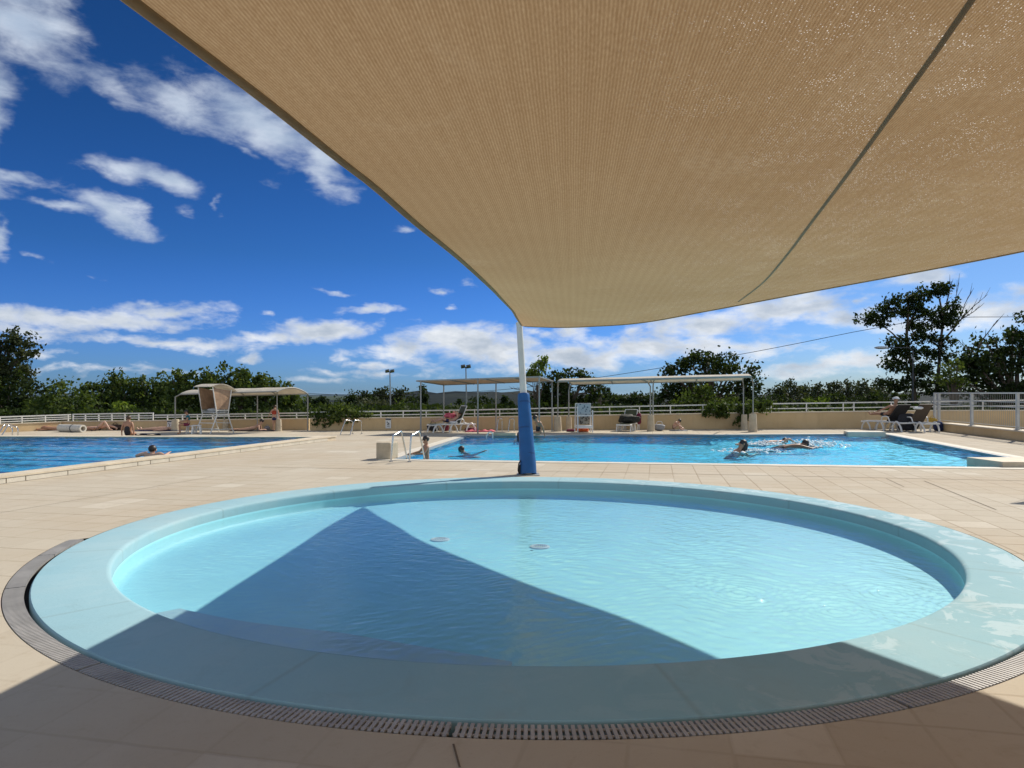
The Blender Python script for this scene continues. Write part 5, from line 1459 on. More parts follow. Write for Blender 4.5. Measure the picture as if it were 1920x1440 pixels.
STAND = pose()
SITEDGE = pose(pelvis=(0, 0, .11), spine=(0, .03, .28), chest=(0, .01, .47), neck=(0, -.03, .65), head=(0, -.06, .77), top=(0, -.06, .845), sh=(.17, .0, .58), el=(.24, .05, .33), wr=(.25, .02, .10), hip=(.095, -.04, .10), kn=(.11, -.44, .10), an=(.11, -.46, -.32), toe=(.12, -.6, -.36))
CHAIR = pose(pelvis=(0, 0, .52), spine=(0, -.02, .68), chest=(0, -.05, .87), neck=(0, -.09, 1.05), head=(0, -.13, 1.16), top=(0, -.13, 1.235), sh=(.18, -.05, .98), el=(.24, -.1, .74), wr=(.2, -.32, .66), hip=(.1, -.05, .50), kn=(.13, -.45, .52), an=(.13, -.42, .08), toe=(.14, -.57, .03))
SUPINE = pose(pelvis=(0, 0, .11), spine=(0, .16, .11), chest=(0, .36, .12), neck=(0, .55, .11), head=(0, .66, .13), top=(0, .735, .12), sh=(.18, .47, .10), el=(.28, .25, .07), wr=(.24, .02, .06), hip=(.095, -.05, .11), kn=(.11, -.46, .10), an=(.12, -.86, .07), toe=(.16, -.92, .18), face=(0, 0, 1))
SUPINE['face'] = Vector((0, 0, 1))
KNEESUP = pose(pelvis=(0, 0, .11), spine=(0, .16, .11), chest=(0, .36, .12), neck=(0, .55, .11), head=(0, .66, .13), top=(0, .735, .12), sh=(.18, .47, .10), el=(.3, .3, .07), wr=(.22, .08, .1), hip=(.095, -.05, .11), kn=(.11, -.34, .42), an=(.11, -.58, .07), toe=(.13, -.73, .03), an_r=(.12, -.80, .10), kn_r=(.13, -.42, .22)); KNEESUP['face'] = Vector((0, 0, 1))
PRONE = pose(pelvis=(0, 0, .12), spine=(0, .16, .14), chest=(0, .34, .24), neck=(0, .47, .36), head=(0, .53, .47), top=(0, .55, .545), sh=(.18, .40, .29), el=(.24, .46, .05), wr=(.1, .62, .06), hip=(.095, -.05, .11), kn=(.12, -.46, .08), an=(.13, -.85, .1), toe=(.14, -.95, .04)); PRONE['face'] = Vector((0, 1, 0))
RECLINE = pose(pelvis=(0, 0, .11), spine=(0, .13, .20), chest=(0, .26, .36), neck=(0, .36, .53), head=(0, .40, .645), top=(0, .42, .72), sh=(.18, .31, .45), el=(.27, .18, .25), wr=(.24, -.06, .2), hip=(.095, -.05, .11), kn=(.11, -.46, .13), an=(.12, -.86, .1), toe=(.14, -.92, .21))
SWIM = pose(pelvis=(0, -.2, -.06), spine=(0, -.03, -.02), chest=(0, .17, .0), neck=(0, .34, .03), head=(0, .45, .06), top=(0, .52, .10), sh=(.18, .28, .0), el=(.26, .5, -.05), wr=(.2, .74, -.03), hip=(.095, -.27, -.08), kn=(.1, -.68, -.14), an=(.1, -1.05, -.12), toe=(.1, -1.2, -.12)); SWIM['face'] = Vector((0, 1, -.3))
SWIMLOW = pose(pelvis=(0, -.15, -.20), spine=(0, -.0, -.15), chest=(0, .17, -.07), neck=(0, .33, .05), head=(0, .42, .14), top=(0, .47, .215), sh=(.18, .26, -.05), el_l=(-.26, .05, -.02), wr_l=(-.3, -.25, .10), el_r=(.3, .5, -.1), wr_r=(.24, .72, -.1), hip=(.095, -.22, -.2), kn=(.1, -.6, -.24), an=(.1, -.95, -.22), toe=(.1, -1.1, -.22)); SWIMLOW['face'] = Vector((0, 1, 0))
CRAWL = pose(pelvis=(0, -.2, -.02), spine=(0, -.03, .02), chest=(0, .17, .03), neck=(0, .34, .03), head=(0, .45, .05), top=(0, .53, .07), sh=(.18, .28, .03), el_r=(.3, .45, .16), wr_r=(.24, .68, .04), el_l=(-.25, .05, -.06), wr_l=(-.22, -.2, -.08), hip=(.095, -.27, -.03), kn=(.1, -.68, -.06), an=(.1, -1.05, -.03), toe=(.1, -1.2, -.04)); CRAWL['face'] = Vector((0, .3, -1))
CURL = pose(pelvis=(0, 0, .12), spine=(0, -.06, .27), chest=(0, -.16, .40), neck=(0, -.28, .49), head=(0, -.36, .52), top=(0, -.43, .54), sh=(.17, -.2, .45), el=(.26, -.38, .25), wr=(.16, -.5, .16), hip=(.095, -.04, .12), kn=(.14, -.34, .40), an=(.12, -.42, .06), toe=(.13, -.56, .03))
GP = 'bathers around the pools'
W_L, W_R = LZ - .045, -.03       # water levels

# -- left side
def at_ground(x, y, z=0): return G(x, y, z)
B0 = G(95, 807.5); person('person lying beside a white towel at the far left wall', G(88, 807.5), rad(93), 1.02, SUPINE, SK_T, M_HAIRD, [('swimsuit', C_MAROON)], group=GP)
person('person lying in dark swimwear in front of the white foam roll', G(146, 808), rad(88), .98, SUPINE, SK_D, M_HAIRD, [('shorts', C_BLACK)], group=GP)
person('person sunbathing on the back with one knee raised, right of the foam roll', G(184, 807.2), rad(90), 1.02, KNEESUP, SK_F, M_HAIRB, [('briefs', C_BROWN)], group=GP)
person('person in black swimsuit sitting on the far edge of the lap pool, from behind', G(240, 817.6), rad(185), .92, SITEDGE, SK_T, M_HAIRB, [('swimsuit', C_BLACK)], long_hair=False, group=GP, stout=1.2)
person('person lying on a dark towel just left of the sign on the wall', G(298, 808.2), rad(-90), 1.0, SUPINE, SK_F, M_HAIRB, [('bikini_top', C_BROWN), ('briefs', C_BROWN)], group=GP)
J = pose(chest=(0, .02, 1.38), neck=(0, .02, 1.51), sh=(.19, .04, 1.515), el=(.36, .12, 1.45), wr=(.32, -.16, 1.50), head=(0, -.01, 1.60), top=(0, 0, 1.68))
p = P(286, 833, 17.75); person('person with dark tied hair leaning in the lap pool by the kerb, seen from behind', (p.x, p.y, p.z - 1.745), rad(184), 1.0, J, SK_F, M_HAIRD, [('bikini_top', C_BROWN)], group=GP, stout=1.2)
p = G(351, 814.2); person('person in a teal top sitting on a white plastic stool left of the lifeguard chair', (p.x, p.y + .15, 0), rad(-62), .80, CHAIR, SK_T, M_HAIRD, [('shirt', C_TEAL), ('shorts', C_MAROON)], group=GP)
person('person propped on the elbows lying on a dark towel below the left canopy', G(470, 808.2), rad(-82), .92, PRONE, SK_F, M_HAIRD, [('briefs', C_BLACK)], group=GP)
J = pose(el_r=(.32, -.02, 1.20), wr_r=(.46, -.08, 1.0), el_l=(-.24, -.05, 1.14), wr_l=(-.2, -.2, .95))
p = G(510.5, 808.6); person('person in a red top and dark blue shorts standing behind the sunlit pedestal', (p.x, p.y + .35, 0), rad(172), .69, J, SK_F, M_HAIRB, [('top', C_RED), ('shorts', C_NAVY)], group=GP, stout=1.6)
# -- right pool
J = pose(el_l=(-.27, -.14, 1.2), wr_l=(-.22, -.38, 1.16), el_r=(.27, -.12, 1.18), wr_r=(.12, -.36, 1.16))
p = P(799, 860, G(799, 860, W_R).y); person('child standing waist-deep by the near ladder, hands held in front', (p.x, p.y, W_R - .86), rad(-72), .86, J, SK_T, M_HAIRD, [('shorts', C_BLACK)], group=GP)
p = G(862, 844, W_R); person('child swimming with only the dark head and one arm showing, left of the padded pole', (p.x + .45, p.y, W_R - .13), rad(88), .95, SWIMLOW, SK_D, M_HAIRD, [('shorts', C_BLACK)], group=GP)
p = G(974, 822, W_R); person('bather in the water holding the far ladder, half hidden by the padded pole', (p.x, p.y, W_R - 1.37), rad(160), .95, pose(el_l=(-.3, -.16, 1.45), wr_l=(-.42, -.2, 1.66)), SK_T, M_HAIRD, [('swimsuit', C_BLACK)], long_hair=True, group=GP)
p = G(1011, 817); J = pose(pelvis=(0, 0, .11), spine=(0, -.01, .28), chest=(0, -.06, .46), neck=(0, -.13, .62), head=(0, -.2, .71), top=(0, -.23, .78), sh=(.17, -.06, .56), el=(.22, .05, .33), wr=(.2, .12, .10), hip=(.095, -.04, .10), kn=(.11, -.44, .12), an=(.11, -.46, -.3), toe=(.12, -.6, -.34))
person('person in black swimwear sitting on the pool edge right of the padded pole, head bowed', (p.x, p.y + .1, 0), rad(-62), 1.0, J, SK_T, M_HAIRD, [('swimsuit', C_BLACK)], group=GP)
p = G(1393, 846, W_R); person('swimmer with wet long dark hair nearest to the camera in the right pool', (p.x - .25, p.y, W_R - .02), rad(-80), 1.12, pose(pelvis=(0, -.25, -.25), spine=(0, -.1, -.16), chest=(0, .05, -.04), neck=(0, .17, .10), head=(0, .23, .21), top=(0, .24, .29), sh=(.18, .12, .0), el=(.3, .28, -.1), wr=(.22, .5, -.06), hip=(.095, -.3, -.3), kn=(.1, -.62, -.36), an=(.1, -.95, -.36), toe=(.1, -1.05, -.36)), SK_T, M_HAIRD, [('swimsuit', C_BLACK)], long_hair=True, group=GP)
p = G(1446, 832, W_R); person('swimmer doing the crawl in churned water, farthest of the three swimmers', (p.x, p.y, W_R + .02), rad(-84), 1.05, CRAWL, SK_F, M_HAIRD, [('shorts', C_NAVY)], group=GP)
p = G(1480, 838, W_R); person('swimmer with a round dark head facing right, beside the splash', (p.x, p.y, W_R + .02), rad(-86), 1.15, SWIM, SK_D, M_HAIRD, [('shorts', C_BLACK)], group=GP)
for o in [q for q in COL.objects if q.get('label', '').startswith(('swimmer with a round', 'child swimming'))]: pass

# splash: scattered drops and foam round the swimmers
def foam(name, label, spots, seed, r0=.03):
    rs = np.random.RandomState(seed); mb = MB(); o_ = Vector((spots[0][0], spots[0][1], W_R))
    for (cx, cy, rx, ry, hz, n) in spots:
        for _ in range(n):
            a = rs.uniform(0, 6.28); r = rs.uniform(0, 1) ** .6
            q = Vector((cx + rx * r * math.cos(a), cy + ry * r * math.sin(a), W_R + abs(rs.normal()) * hz * (1 - r * .7)))
            s = r0 * rs.uniform(.35, 1.3)
            mb.ball(q - o_, (s * 1.5, s * 1.2, s * .6), 5, 3)
    o = mb.build(name, basic('foam_white', (.8, .85, .87), .4), loc=o_, smooth=True); return tag(o, label, kind='stuff')
a_ = G(1435, 834, W_R); b_ = G(1515, 833, W_R); c_ = G(1400, 848, W_R); d_ = G(1545, 836, W_R)
foam('splash', 'white foam and drops churned up around the three swimmers', [(a_.x, a_.y, .75, .5, .10, 170), (b_.x, b_.y, .9, .8, .13, 190), (c_.x + .3, c_.y + .5, 1.2, .9, .02, 120), (d_.x, d_.y, .9, .9, .10, 130)], 9, .034)

# -- white plastic sun loungers
def make_lounger(name, label, loc, rz, sling, ang=62, sc=1.0, group='white plastic sun loungers'):
    """length along y; head end at +y; backrest raised by ang degrees"""
    th = thing(name, label, 'sun lounger', loc, rz, group); th.scale = (sc, sc, sc)
    mb = MB()
    for sx in (-1, 1):
        mb.tube(crom([(sx * .31, -.95, .30), (sx * .31, -.5, .33), (sx * .31, .3, .33), (sx * .31, .95, .31)], 14), .028, 8)
    mb.bar((-.31, -.94, .30), (.31, -.94, .30), .06, .05); mb.bar((-.31, .93, .31), (.31, .93, .31), .06, .05); mb.bar((-.31, .25, .32), (.31, .25, .32), .06, .04)
    mb.build('frame', M_PLAST, th, smooth='auto')
    for sx in (-1, 1):
        for (y, sp) in ((-.72, .22), (-.05, .18)):
            m = MB(); m.tube(crom([(sx * .31, y - sp, .0), (sx * .315, y - sp * .75, .18), (sx * .31, y - sp * .3, .30)], 8), [.03] * 9, 8)
            m.tube(crom([(sx * .31, y + sp, .0), (sx * .315, y + sp * .75, .18), (sx * .31, y + sp * .3, .30)], 8), [.03] * 9, 8); m.build('leg', M_PLAST, th, smooth='auto')
        m = MB(); m.tube(crom([(sx * .31, .52, .0), (sx * .33, .56, .2), (sx * .33, .72, .36), (sx * .33, .88, .2), (sx * .31, .94, .0)], 16), .032, 8); m.build('leg', M_PLAST, th, smooth='auto')
        m = MB(); m.tube(crom([(sx * .33, .05, .34), (sx * .36, .10, .50), (sx * .36, .35, .52), (sx * .33, .42, .34)], 12), .022, 8); m.build('armrest', M_PLAST, th, smooth='auto')
    m = MB(); m.box((0, -.36, .345), (.56, 1.16, .02)); m.build('seat', sling, th, bevel=.006)
    a = rad(ang); d = Vector((0, math.cos(a), math.sin(a))); n = Vector((0, -math.sin(a), math.cos(a)))
    o0 = Vector((0, .24, .35)); L = .78
    m = MB(); m.box(o0 + d * L / 2 + n * .0, (.54, L, .022), M=Matrix(((1, 0, 0), tuple(d), tuple(n))).transposed()); b = m.build('backrest', sling, th, bevel=.006)
    m = MB()
    for sx in (-1, 1): m.tube([o0 + Vector((sx * .285, 0, 0)), o0 + d * L + Vector((sx * .285, 0, 0))], .02, 8)
    m.tube([o0 + d * L + Vector((-.285, 0, 0)), o0 + d * L + Vector((.285, 0, 0))], .02, 8); m.build('backrest_frame', sling if sling is not M_GREENF else M_PLAST, th, smooth='auto')
    return th
pl_ = G(846, 810.5); make_lounger('sun_lounger', 'white lounger with green sling and steeply raised back under the flat canopy', (pl_.x, pl_.y + .25, 0), rad(-62), M_GREENF, 66, 1.08)
person('person lying on the green lounger with legs stretched left and arms folded over the face', (pl_.x - .10, pl_.y + .15, .38), rad(-62), .92, pose(pelvis=(0, 0, .11), spine=(0, .15, .15), chest=(0, .30, .25), neck=(0, .46, .34), head=(0, .55, .42), top=(0, .60, .48), sh=(.18, .38, .30), el=(.2, .28, .58), wr=(.08, .42, .50), hip=(.095, -.05, .12), kn=(.11, -.42, .24), an=(.12, -.82, .09), toe=(.14, -.92, .25)), SK_F, M_HAIRB, [('shorts', C_NAVY), ('top', C_PINK)], group=GP)
pq = G(1184, 809.5); make_lounger('sun_lounger', 'white lounger seen from its foot end beside the shaded pedestal', (pq.x, pq.y + .9, 0), rad(-22), M_GREENF, 50, 1.0)
pr = G(1688, 808.8); make_lounger('sun_lounger', 'white lounger with black back carrying a person in a white cap, near the right fence', (pr.x - .15, pr.y + .75, 0), rad(-164), M_BLACKF, 50, 1.25)
ps = G(1729, 810); make_lounger('sun_lounger', 'white lounger with brown raised back and rolled white towel, near the right fence', (ps.x - .05, ps.y + .75, 0), rad(-166), M_BROWNF, 56, 1.22)
J = pose(pelvis=(0, 0, .11), spine=(0, .13, .20), chest=(0, .26, .37), neck=(0, .36, .56), head=(0, .38, .70), top=(0, .39, .78), sh=(.18, .30, .48), el=(.36, .12, .34), wr=(.34, -.16, .26), hip=(.095, -.05, .11), kn=(.11, -.46, .13), an=(.12, -.86, .1), toe=(.14, -.92, .21))
person('person in a white cap reclining on the black lounger, seen from behind', (pr.x - .13, pr.y + .72, .62), rad(-164), 1.12, J, SK_T, None, [('shorts', C_BLACK)], cap=C_WHITE, group=GP)

# soft things: towels and bags
def blob(name, label, cat, loc, size, mat, seed=1, rz=0., lump=.25, parts=None, group=None, flat_bottom=True):
    rs = np.random.RandomState(seed); bm = bmesh.new(); bmesh.ops.create_icosphere(bm, subdivisions=3, radius=1)
    off = Vector(rs.uniform(0, 50, 3))
    for v in bm.verts:
        p = v.co.normalized(); k = 1 + lump * mnoise.noise(p * 1.6 + off) + lump * .6 * mnoise.noise(p * 4 + off)
        q = Vector((math.copysign(abs(p.x) ** .75, p.x), math.copysign(abs(p.y) ** .75, p.y), math.copysign(abs(p.z) ** .75, p.z))) * k
        v.co = Vector((q.x * size[0] / 2, q.y * size[1] / 2, max(-.5 if flat_bottom else -9, q.z * .5) * size[2] + size[2] * .5))
    me = bpy.data.meshes.new(name); bm.to_mesh(me); bm.free(); me.materials.append(mat)
    me.polygons.foreach_set('use_smooth', [True] * len(me.polygons))
    if parts is None:
        o = bpy.data.objects.new(name, me); COL.objects.link(o); o.location = loc; o.rotation_euler = (0, 0, rz); return tag(o, label, cat, group)
    th = thing(name, label, cat, loc, rz, group); o = bpy.data.objects.new('body', me); COL.objects.link(o); o.parent = th
    for (nm, pts, r, mt) in parts:
        mb = MB(); mb.tube(crom(pts, 14), r, 6); mb.build(nm, mt, th, smooth='auto')
    return th
def flat_towel(name, label, loc, size, mat, rz=0., cat='towel', group=None, wav=.02, seed=1):
    mb = MB(); n, m = 16, 10; off = Vector((seed * 3.1, seed, 0)); rows = []
    for i in range(n + 1):
        row = []
        for j in range(m + 1):
            x = (i / n - .5) * size[0]; y = (j / m - .5) * size[1]
            z = .012 + wav * (.5 + .5 * mnoise.noise(Vector((x * 3, y * 3, 0)) + off)) + (wav * 2 * max(0, mnoise.noise(Vector((x * 5, y * 2, 4)) + off)))
            row.append((x, y, z))
        rows.append(mb.addv(row + [(q[0], q[1], .004) for q in row]))
    for a, b in zip(rows[:-1], rows[1:]):
        for j in range(m):
            mb.face((a + j, a + j + 1, b + j + 1, b + j))
    k = m + 1
    for a, b in zip(rows[:-1], rows[1:]):
        mb.face((a, b, b + k, a + k)); mb.face((a + m, b + m, b + m + k, a + m + k))
    for r in (rows[0], rows[-1]):
        for j in range(m): mb.face((r + j, r + j + 1, r + j + 1 + k, r + j + k))
    o = mb.build(name, mat, loc=loc, smooth=True); o.rotation_euler = (0, 0, rz); return tag(o, label, cat, group)
flat_towel('towel', 'pink and maroon towel spread on the paving right of the green lounger', G(900, 809.2), (1.3, .8, 0), C_PINK, .1, wav=.06, seed=3)
blob('towel', 'crumpled maroon cloth at the left end of the pink towel', 'towel', G(884, 808.6), (.55, .4, .16), C_MAROON, 4, lump=.4)
blob('bag', 'black beach bag below the foot end of the green lounger', 'bag', G(812, 809), (.5, .35, .34), C_BLACK, 5, parts=[('handle', [(-.12, 0, .3), (-.08, 0, .42), (.08, 0, .42), (.12, 0, .3)], .012, C_BLACK)])
blob('bag', 'red bag under the middle of the green lounger', 'bag', G(836, 808.4), (.26, .22, .34), C_MAROON, 6, parts=[('handle', [(-.07, 0, .3), (-.04, 0, .42), (.04, 0, .42), (.07, 0, .3)], .01, C_MAROON)])
blob('towel', 'pink towel draped over the shoulders of the person on the green lounger', 'towel', P(846, 783.5, pl_.y + .25), (.50, .30, .20), C_PINK, 21, .5, lump=.8)
blob('towel', 'white towel bunched on the green lounger beside the person', 'towel', (pl_.x + .10, pl_.y + .02, .39), (.36, .22, .10), C_WHITE, 7, lump=.35)
t_ = P(1186, 783, pq.y + .7)
blob('towel', 'dark olive towel heaped over the lounger beside the shaded pedestal', 'towel', (pq.x - .02, pq.y + .70, .36), (.78, .7, .36), C_OLIVE, 8, lump=.7)
blob('towel', 'maroon and white towel hanging off the right side of the same lounger', 'towel', (pq.x + .47, pq.y + .72, .30), (.22, .3, .52), C_MAROON, 9, lump=.3)
blob('bag', 'pale patterned bag on the ground right of the shaded pedestal', 'bag', G(1236, 807.8), (.52, .34, .30), C_GREY, 10, parts=[('handle', [(-.14, 0, .24), (-.1, 0, .40), (.1, 0, .42), (.16, 0, .26)], .014, C_WHITE)])
flat_towel('towel', 'grey towel under the curled-up person near the back wall', G(1272, 807.6), (.75, .5, 0), C_GREY, 0, seed=5)
p = G(1270, 807.4); person('person curled up with knees drawn in on a grey towel near the back wall', (p.x - .18, p.y + .1, .02), rad(72), .80, CURL, SK_F, M_HAIRD, [('swimsuit', C_BROWN)], group=GP)
blob('towel', 'rolled white towel on top of the brown lounger back', 'towel', (0, 0, 0), (.42, .16, .12), C_WHITE, 11, lump=.3).location = P(1722, 767.5, ps.y - .15)
blob('towel', 'black towel with pale border hanging behind the black lounger', 'towel', (pr.x + .32, pr.y - .05, .03), (1.0, .16, .78), C_BLACK, 12, lump=.15)
q_ = G(1755, 808.5)
blob('bag', 'mustard yellow bag on the plinth corner beside the brown lounger', 'bag', (q_.x - .1, q_.y + .1, .32), (.42, .3, .28), C_YEL, 13, parts=[('handle', [(-.1, 0, .24), (-.06, 0, .36), (.06, 0, .36), (.1, 0, .24)], .012, C_YEL)])
blob('bag', 'navy backpack standing on the ground below the yellow bag', 'bag', (q_.x + .08, q_.y - .05, 0), (.40, .32, .46), C_NAVY, 14, parts=[('strap', [(-.1, -.15, .38), (-.14, -.2, .2), (-.1, -.16, .05)], .018, C_BLACK)])
flat_towel('towel', 'white towel under the person lying at the far left wall', G(94, 806.8), (1.2, .5, 0), C_WHITE, .05, wav=.08, seed=7)
flat_towel('towel', 'dark towel under the person lying left of the wall sign', G(298, 808.0), (2.0, .75, 0), C_NAVY, 0, seed=8)
flat_towel('towel', 'dark towel under the person propped on the elbows', G(475, 808.0), (2.0, .75, 0), C_BLACK, .08, seed=9)
flat_towel('towel', 'black towel by the pool edge right of the person sitting on it', G(274, 816.9), (1.0, .35, 0), C_BLACK, 0, wav=.05, seed=10)
blob('bag', 'pale grey bag at the feet of the standing person in red', 'bag', (G(501, 806.8).x, G(501, 806.8).y, 0), (.26, .22, .20), C_GREY, 15, parts=[('handle', [(-.06, 0, .15), (-.04, 0, .25), (.04, 0, .25), (.06, 0, .15)], .010, C_GREY)])
blob('bag', 'dark bag by the wall between two sunbathers on the left', 'bag', G(216, 806.4), (.62, .3, .26), C_BROWN, 16, parts=[('handle', [(-.12, 0, .2), (-.06, 0, .32), (.06, 0, .32), (.12, 0, .2)], .012, C_BROWN)])
blob('bag', 'orange-red bag lying under the chair with floral cushions', 'bag', G(1092, 809.6), (.56, .3, .16), C_ORANGE, 17, parts=[('handle', [(-.12, -.1, .12), (-.06, -.18, .14), (.06, -.18, .14), (.12, -.1, .12)], .012, C_ORANGE)])
blob('towel', 'dark red cloth on the ground left of the chair with floral cushions', 'towel', G(1071, 809.4), (.42, .3, .12), C_MAROON, 18, lump=.4)
# white foam roll
a_, b_ = P(113, 795.2, 31.0), P(156, 796.2, 30.4); r_ = .165
a_.z = b_.z = r_
th = thing('foam_roll', 'large white foam roll with a yellowish hollow end lying by the left wall', 'foam roll', (a_.x, a_.y, 0))
d = (b_ - a_); Mx = d.to_track_quat('Z', 'Y').to_matrix(); L = d.length; o_ = Vector((0, 0, r_))
mb = MB(); mb.lathe([(r_, 0), (r_, L)], c=o_, n=24, M=Mx); mb.lathe([(r_, L), (r_ * .62, L), (r_ * .60, L - .3)], c=o_, n=24, M=Mx); mb.lathe([(r_, 0), (.01, 0)], c=o_, n=24, M=Mx); mb.build('roll', basic('foam_sheet', (.62, .58, .50), .7, .12, 6), th, smooth='auto')
mb = MB(); mb.lathe([(r_ * .60, L - .28), (.01, L - .28)], c=o_, n=20, M=Mx); mb.build('core', basic('foam_core', (.40, .28, .05), .8), th)
mb = MB(); mb.lathe([(r_ + .004, L * .55), (r_ + .007, L * .57), (r_ + .004, L * .59)], c=o_, n=24, M=Mx); mb.build('strap', M_DARK, th)

# -- lifeguard chair
p = G(402, 812)
th = thing('lifeguard_chair', 'high white-framed lifeguard chair with brown wooden sides and a curved roof', 'lifeguard chair', (p.x - .05, p.y + .2, 0), rad(-28))
Wd, Dp = .46, .44
for sx in (-1, 1):
    m = MB(); m.tube([(sx * Wd, -.62, 0), (sx * Wd, -.28, .78)], .024, 8); m.tube([(sx * Wd, -.28, .78), (sx * Wd, -.50, 2.0)], .024, 8)
    m.build('frame', M_WHITE, th, smooth='auto')
    m = MB(); m.tube([(sx * Wd, .58, 0), (sx * Wd, .28, .78)], .024, 8); m.tube([(sx * Wd, .28, .78), (sx * Wd, .46, 1.85)], .024, 8); m.build('frame', M_WHITE, th, smooth='auto')
    m = MB(); m.bar((sx * Wd, -.28, .78), (sx * Wd, .28, .78), .035, .05); m.bar((sx * Wd, -.33, .98), (sx * Wd, .32, .98), .03, .035); m.bar((sx * Wd, -.55, .16), (sx * Wd, .52, .16), .03, .03); m.build('crossbar', M_WHITE, th)
    m = MB(); a = [(sx * Wd * .97, -.34, 1.02), (sx * Wd * .97, .31, 1.02), (sx * Wd * .97, .44, 1.82), (sx * Wd * .97, -.47, 1.95)]
    m.poly(a); m.poly([(q[0] - sx * .02, q[1], q[2]) for q in a])
    for k in range(4): m.poly([a[k], a[(k + 1) % 4], (a[(k + 1) % 4][0] - sx * .02, *a[(k + 1) % 4][1:]), (a[k][0] - sx * .02, *a[k][1:])])
    m.build('side_panel', M_WOODP, th)
for (y, z) in ((-.42, .44), (-.53, .2)):
    m = MB(); m.bar((-Wd, y, z), (Wd, y, z), .04, .03); m.build('step', M_WHITE, th)
m = MB(); m.bar((-Wd, .42, .42), (Wd, .42, .42), .03, .03); m.bar((-Wd, -.28, .78), (Wd, -.28, .78), .03, .03); m.bar((-Wd, .28, .78), (Wd, .28, .78), .03, .03); m.build('tie_bar', M_WHITE, th)
m = MB(); m.box((0, .33, 1.42), (Wd * 2 - .06, .02, .74), M=Matrix.Rotation(rad(-8), 3, 'X')); m.build('back_panel', M_WOODP, th)
m = MB(); m.box((0, -.02, .90), (Wd * 2 - .06, .56, .05)); m.build('seat', M_GREYW, th, bevel=.01)
m = MB(); m.ball((0, -.02, .99), (.40, .26, .09), 14, 8); m.build('cushion', M_GREYW, th, smooth=True)
m = MB(); rows = []
for i in range(13):
    s = i / 12; y = -.66 + 1.42 * s; z = 1.98 + .16 * math.sin(math.pi * min(1, s * 1.0)) - .22 * s ** 2
    rows.append(m.addv([(-Wd - .08, y, z), (Wd + .08, y, z), (Wd + .08, y, z + .025), (-Wd - .08, y, z + .025)]))
for a, b in zip(rows[:-1], rows[1:]):
    for k in range(4): m.face((a + k, a + (k + 1) % 4, b + (k + 1) % 4, b + k))
m.face([rows[0] + k for k in range(4)]); m.face([rows[-1] + k for k in range(4)])
m.build('roof', M_CANV, th)

# -- white stool, floral chair
p = G(365.5, 814)
th = thing('plastic_stool', 'small white plastic stool in front of the person in the teal top', 'stool', (p.x, p.y + .15, 0), .3)
m = MB(); m.box((0, 0, .36), (.36, .36, .03)); m.build('seat', M_PLAST, th, bevel=.012)
for sx in (-1, 1):
    for sy in (-1, 1):
        m = MB(); m.bar((sx * .17, sy * .17, 0), (sx * .14, sy * .14, .345), .045, .045, up=(0, 1, 0)); m.build('leg', M_PLAST, th)
p = G(353, 813.4)
th = thing('plastic_stool', 'white plastic stool carrying the person in the teal top', 'stool', (p.x + .02, p.y + .22, 0), .2)
m = MB(); m.box((0, 0, .315), (.34, .34, .03)); m.build('seat', M_PLAST, th, bevel=.012)
for sx in (-1, 1):
    for sy in (-1, 1):
        m = MB(); m.bar((sx * .16, sy * .16, 0), (sx * .13, sy * .13, .30), .04, .04, up=(0, 1, 0)); m.build('leg', M_PLAST, th)

def mat_floral(name, c1, c2):
    m, t, out = new_mat(name); tc = t.add('ShaderNodeTexCoord').outputs['Object']
    v = t.add('ShaderNodeTexVoronoi', ins={'Vector': tc, 'Scale': 11.0, 'Randomness': 1.0}); n = t.noise(tc, 22, 3)
    f_ = t.smooth(t.math('ADD', v.outputs['Distance'], t.math('MULTIPLY', n, .5)), .55, .75)
    c = t.mix(f_, c1, c2); b = t.add('ShaderNodeBsdfPrincipled', ins={'Base Color': c, 'Roughness': .8}); t.l.new(b.outputs[0], out.inputs[0]); return m
p = G(1096, 811)
th = thing('garden_chair', 'tall white garden chair with blue floral back and brown floral seat cushion', 'chair', (p.x, p.y + .2, 0), rad(6))
for sx in (-1, 1):
    m = MB(); m.bar((sx * .33, -.24, 0), (sx * .33, -.22, .98 if sx > 0 else 1.14), .045, .045, up=(0, 1, 0)); m.build('leg', M_PLAST, th)
    m = MB(); m.bar((sx * .36, .28, 0), (sx * .33, .22, 1.27), .045, .045, up=(0, 1, 0)); m.build('leg', M_PLAST, th)
    m = MB(); m.bar((sx * .33, -.25, .72), (sx * .34, .26, .72), .05, .035); m.build('armrest', M_PLAST, th)
m = MB(); m.bar((-.35, -.22, .735), (.35, -.22, .735), .05, .05); m.bar((-.35, .22, 1.26), (.35, .22, 1.26), .04, .04); m.build('crossbar', M_PLAST, th)
m = MB(); m.box((0, -.02, .245), (.70, .5, .13)); m.build('seat', M_PLAST, th, bevel=.015)
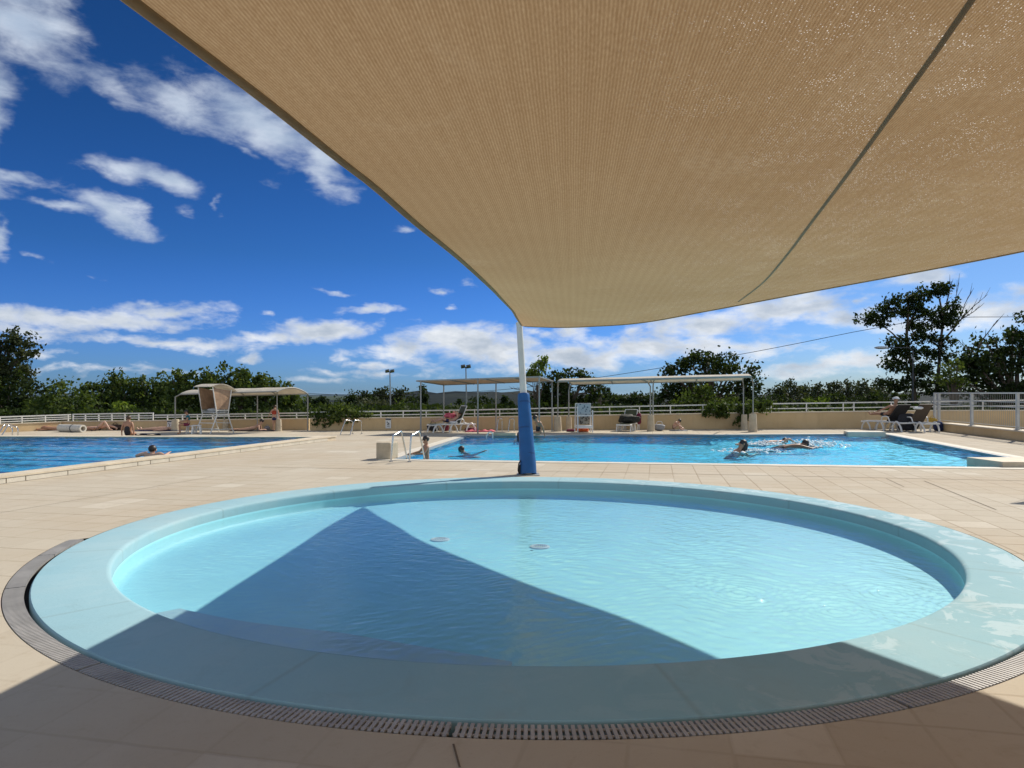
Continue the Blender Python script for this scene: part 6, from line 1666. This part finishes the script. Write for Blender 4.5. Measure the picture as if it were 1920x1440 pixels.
m = MB(); m.box((0, .08, 1.0), (.62, .14, .52)); m.build('back_cushion', mat_floral('floral_blue', (.10, .14, .18), (.40, .46, .48)), th, bevel=.05)
m = MB(); m.box((.04, .06, .52), (.46, .14, .36)); m.build('seat_cushion', mat_floral('floral_brown', (.05, .035, .025), (.30, .26, .20)), th, bevel=.05)
m = MB(); m.box((-.27, .05, .50), (.10, .12, .36)); m.build('side_cushion', C_GREY, th, bevel=.03)

# -- small notices
def notice(label, x0, y0, x1, y1, yw, marks):
    g = G((x0 + x1) / 2, yw); Y = g.y - .03
    a, b = P(x0, y1, Y), P(x1, y0, Y); c = (a + b) / 2; w, h = (b.x - a.x), (b.z - a.z)
    th = thing('notice_board', label, 'notice', (c.x, Y, c.z), group='white notices on the terrace wall')
    m = MB(); m.box((0, 0, 0), (w, .02, h)); m.build('panel', basic('notice_white', (.66, .66, .63), .5), th, bevel=.004)
    m = MB(); m.box((0, -.014, h * .40), (w * .96, .008, h * .15)); m.build('header', M_DARK, th)
    m = MB()
    for (u, v, su, sv) in marks: m.box((u * w, -.012, v * h), (su * w, .006, sv * h))
    m.build('symbol', M_DARK, th)
notice('white notice with a dark header on the wall right of the trailing shrub', 722.8, 784.3, 733.3, 803.2, 807, [(-.18, .1, .12, .18), (.02, .02, .22, .1), (.1, -.08, .14, .2), (-.12, -.12, .16, .1), (-.02, -.28, .5, .05)])
notice('white notice with a dark header near the sunbather at left', 313.5, 788.8, 322.5, 803.5, 806.6, [(-.15, .12, .14, .16), (.08, .05, .2, .12), (.02, -.12, .16, .16), (0, -.28, .5, .06)])

# ------------------------------------------------------------------ the air
mb = MB(); mb.box((0, 5975, -.75), (25900, 12350, 28.5))
m, t, out = new_mat('haze_air')
v = t.add('ShaderNodeVolumePrincipled', ins={'Color': (.55, .76, 1.0, 1), 'Density': 3.2e-5, 'Anisotropy': .3}); t.l.new(v.outputs[0], out.inputs['Volume'])
o = mb.build('haze', m); tag(o, 'thin bluish haze in the air over the land', kind='stuff')
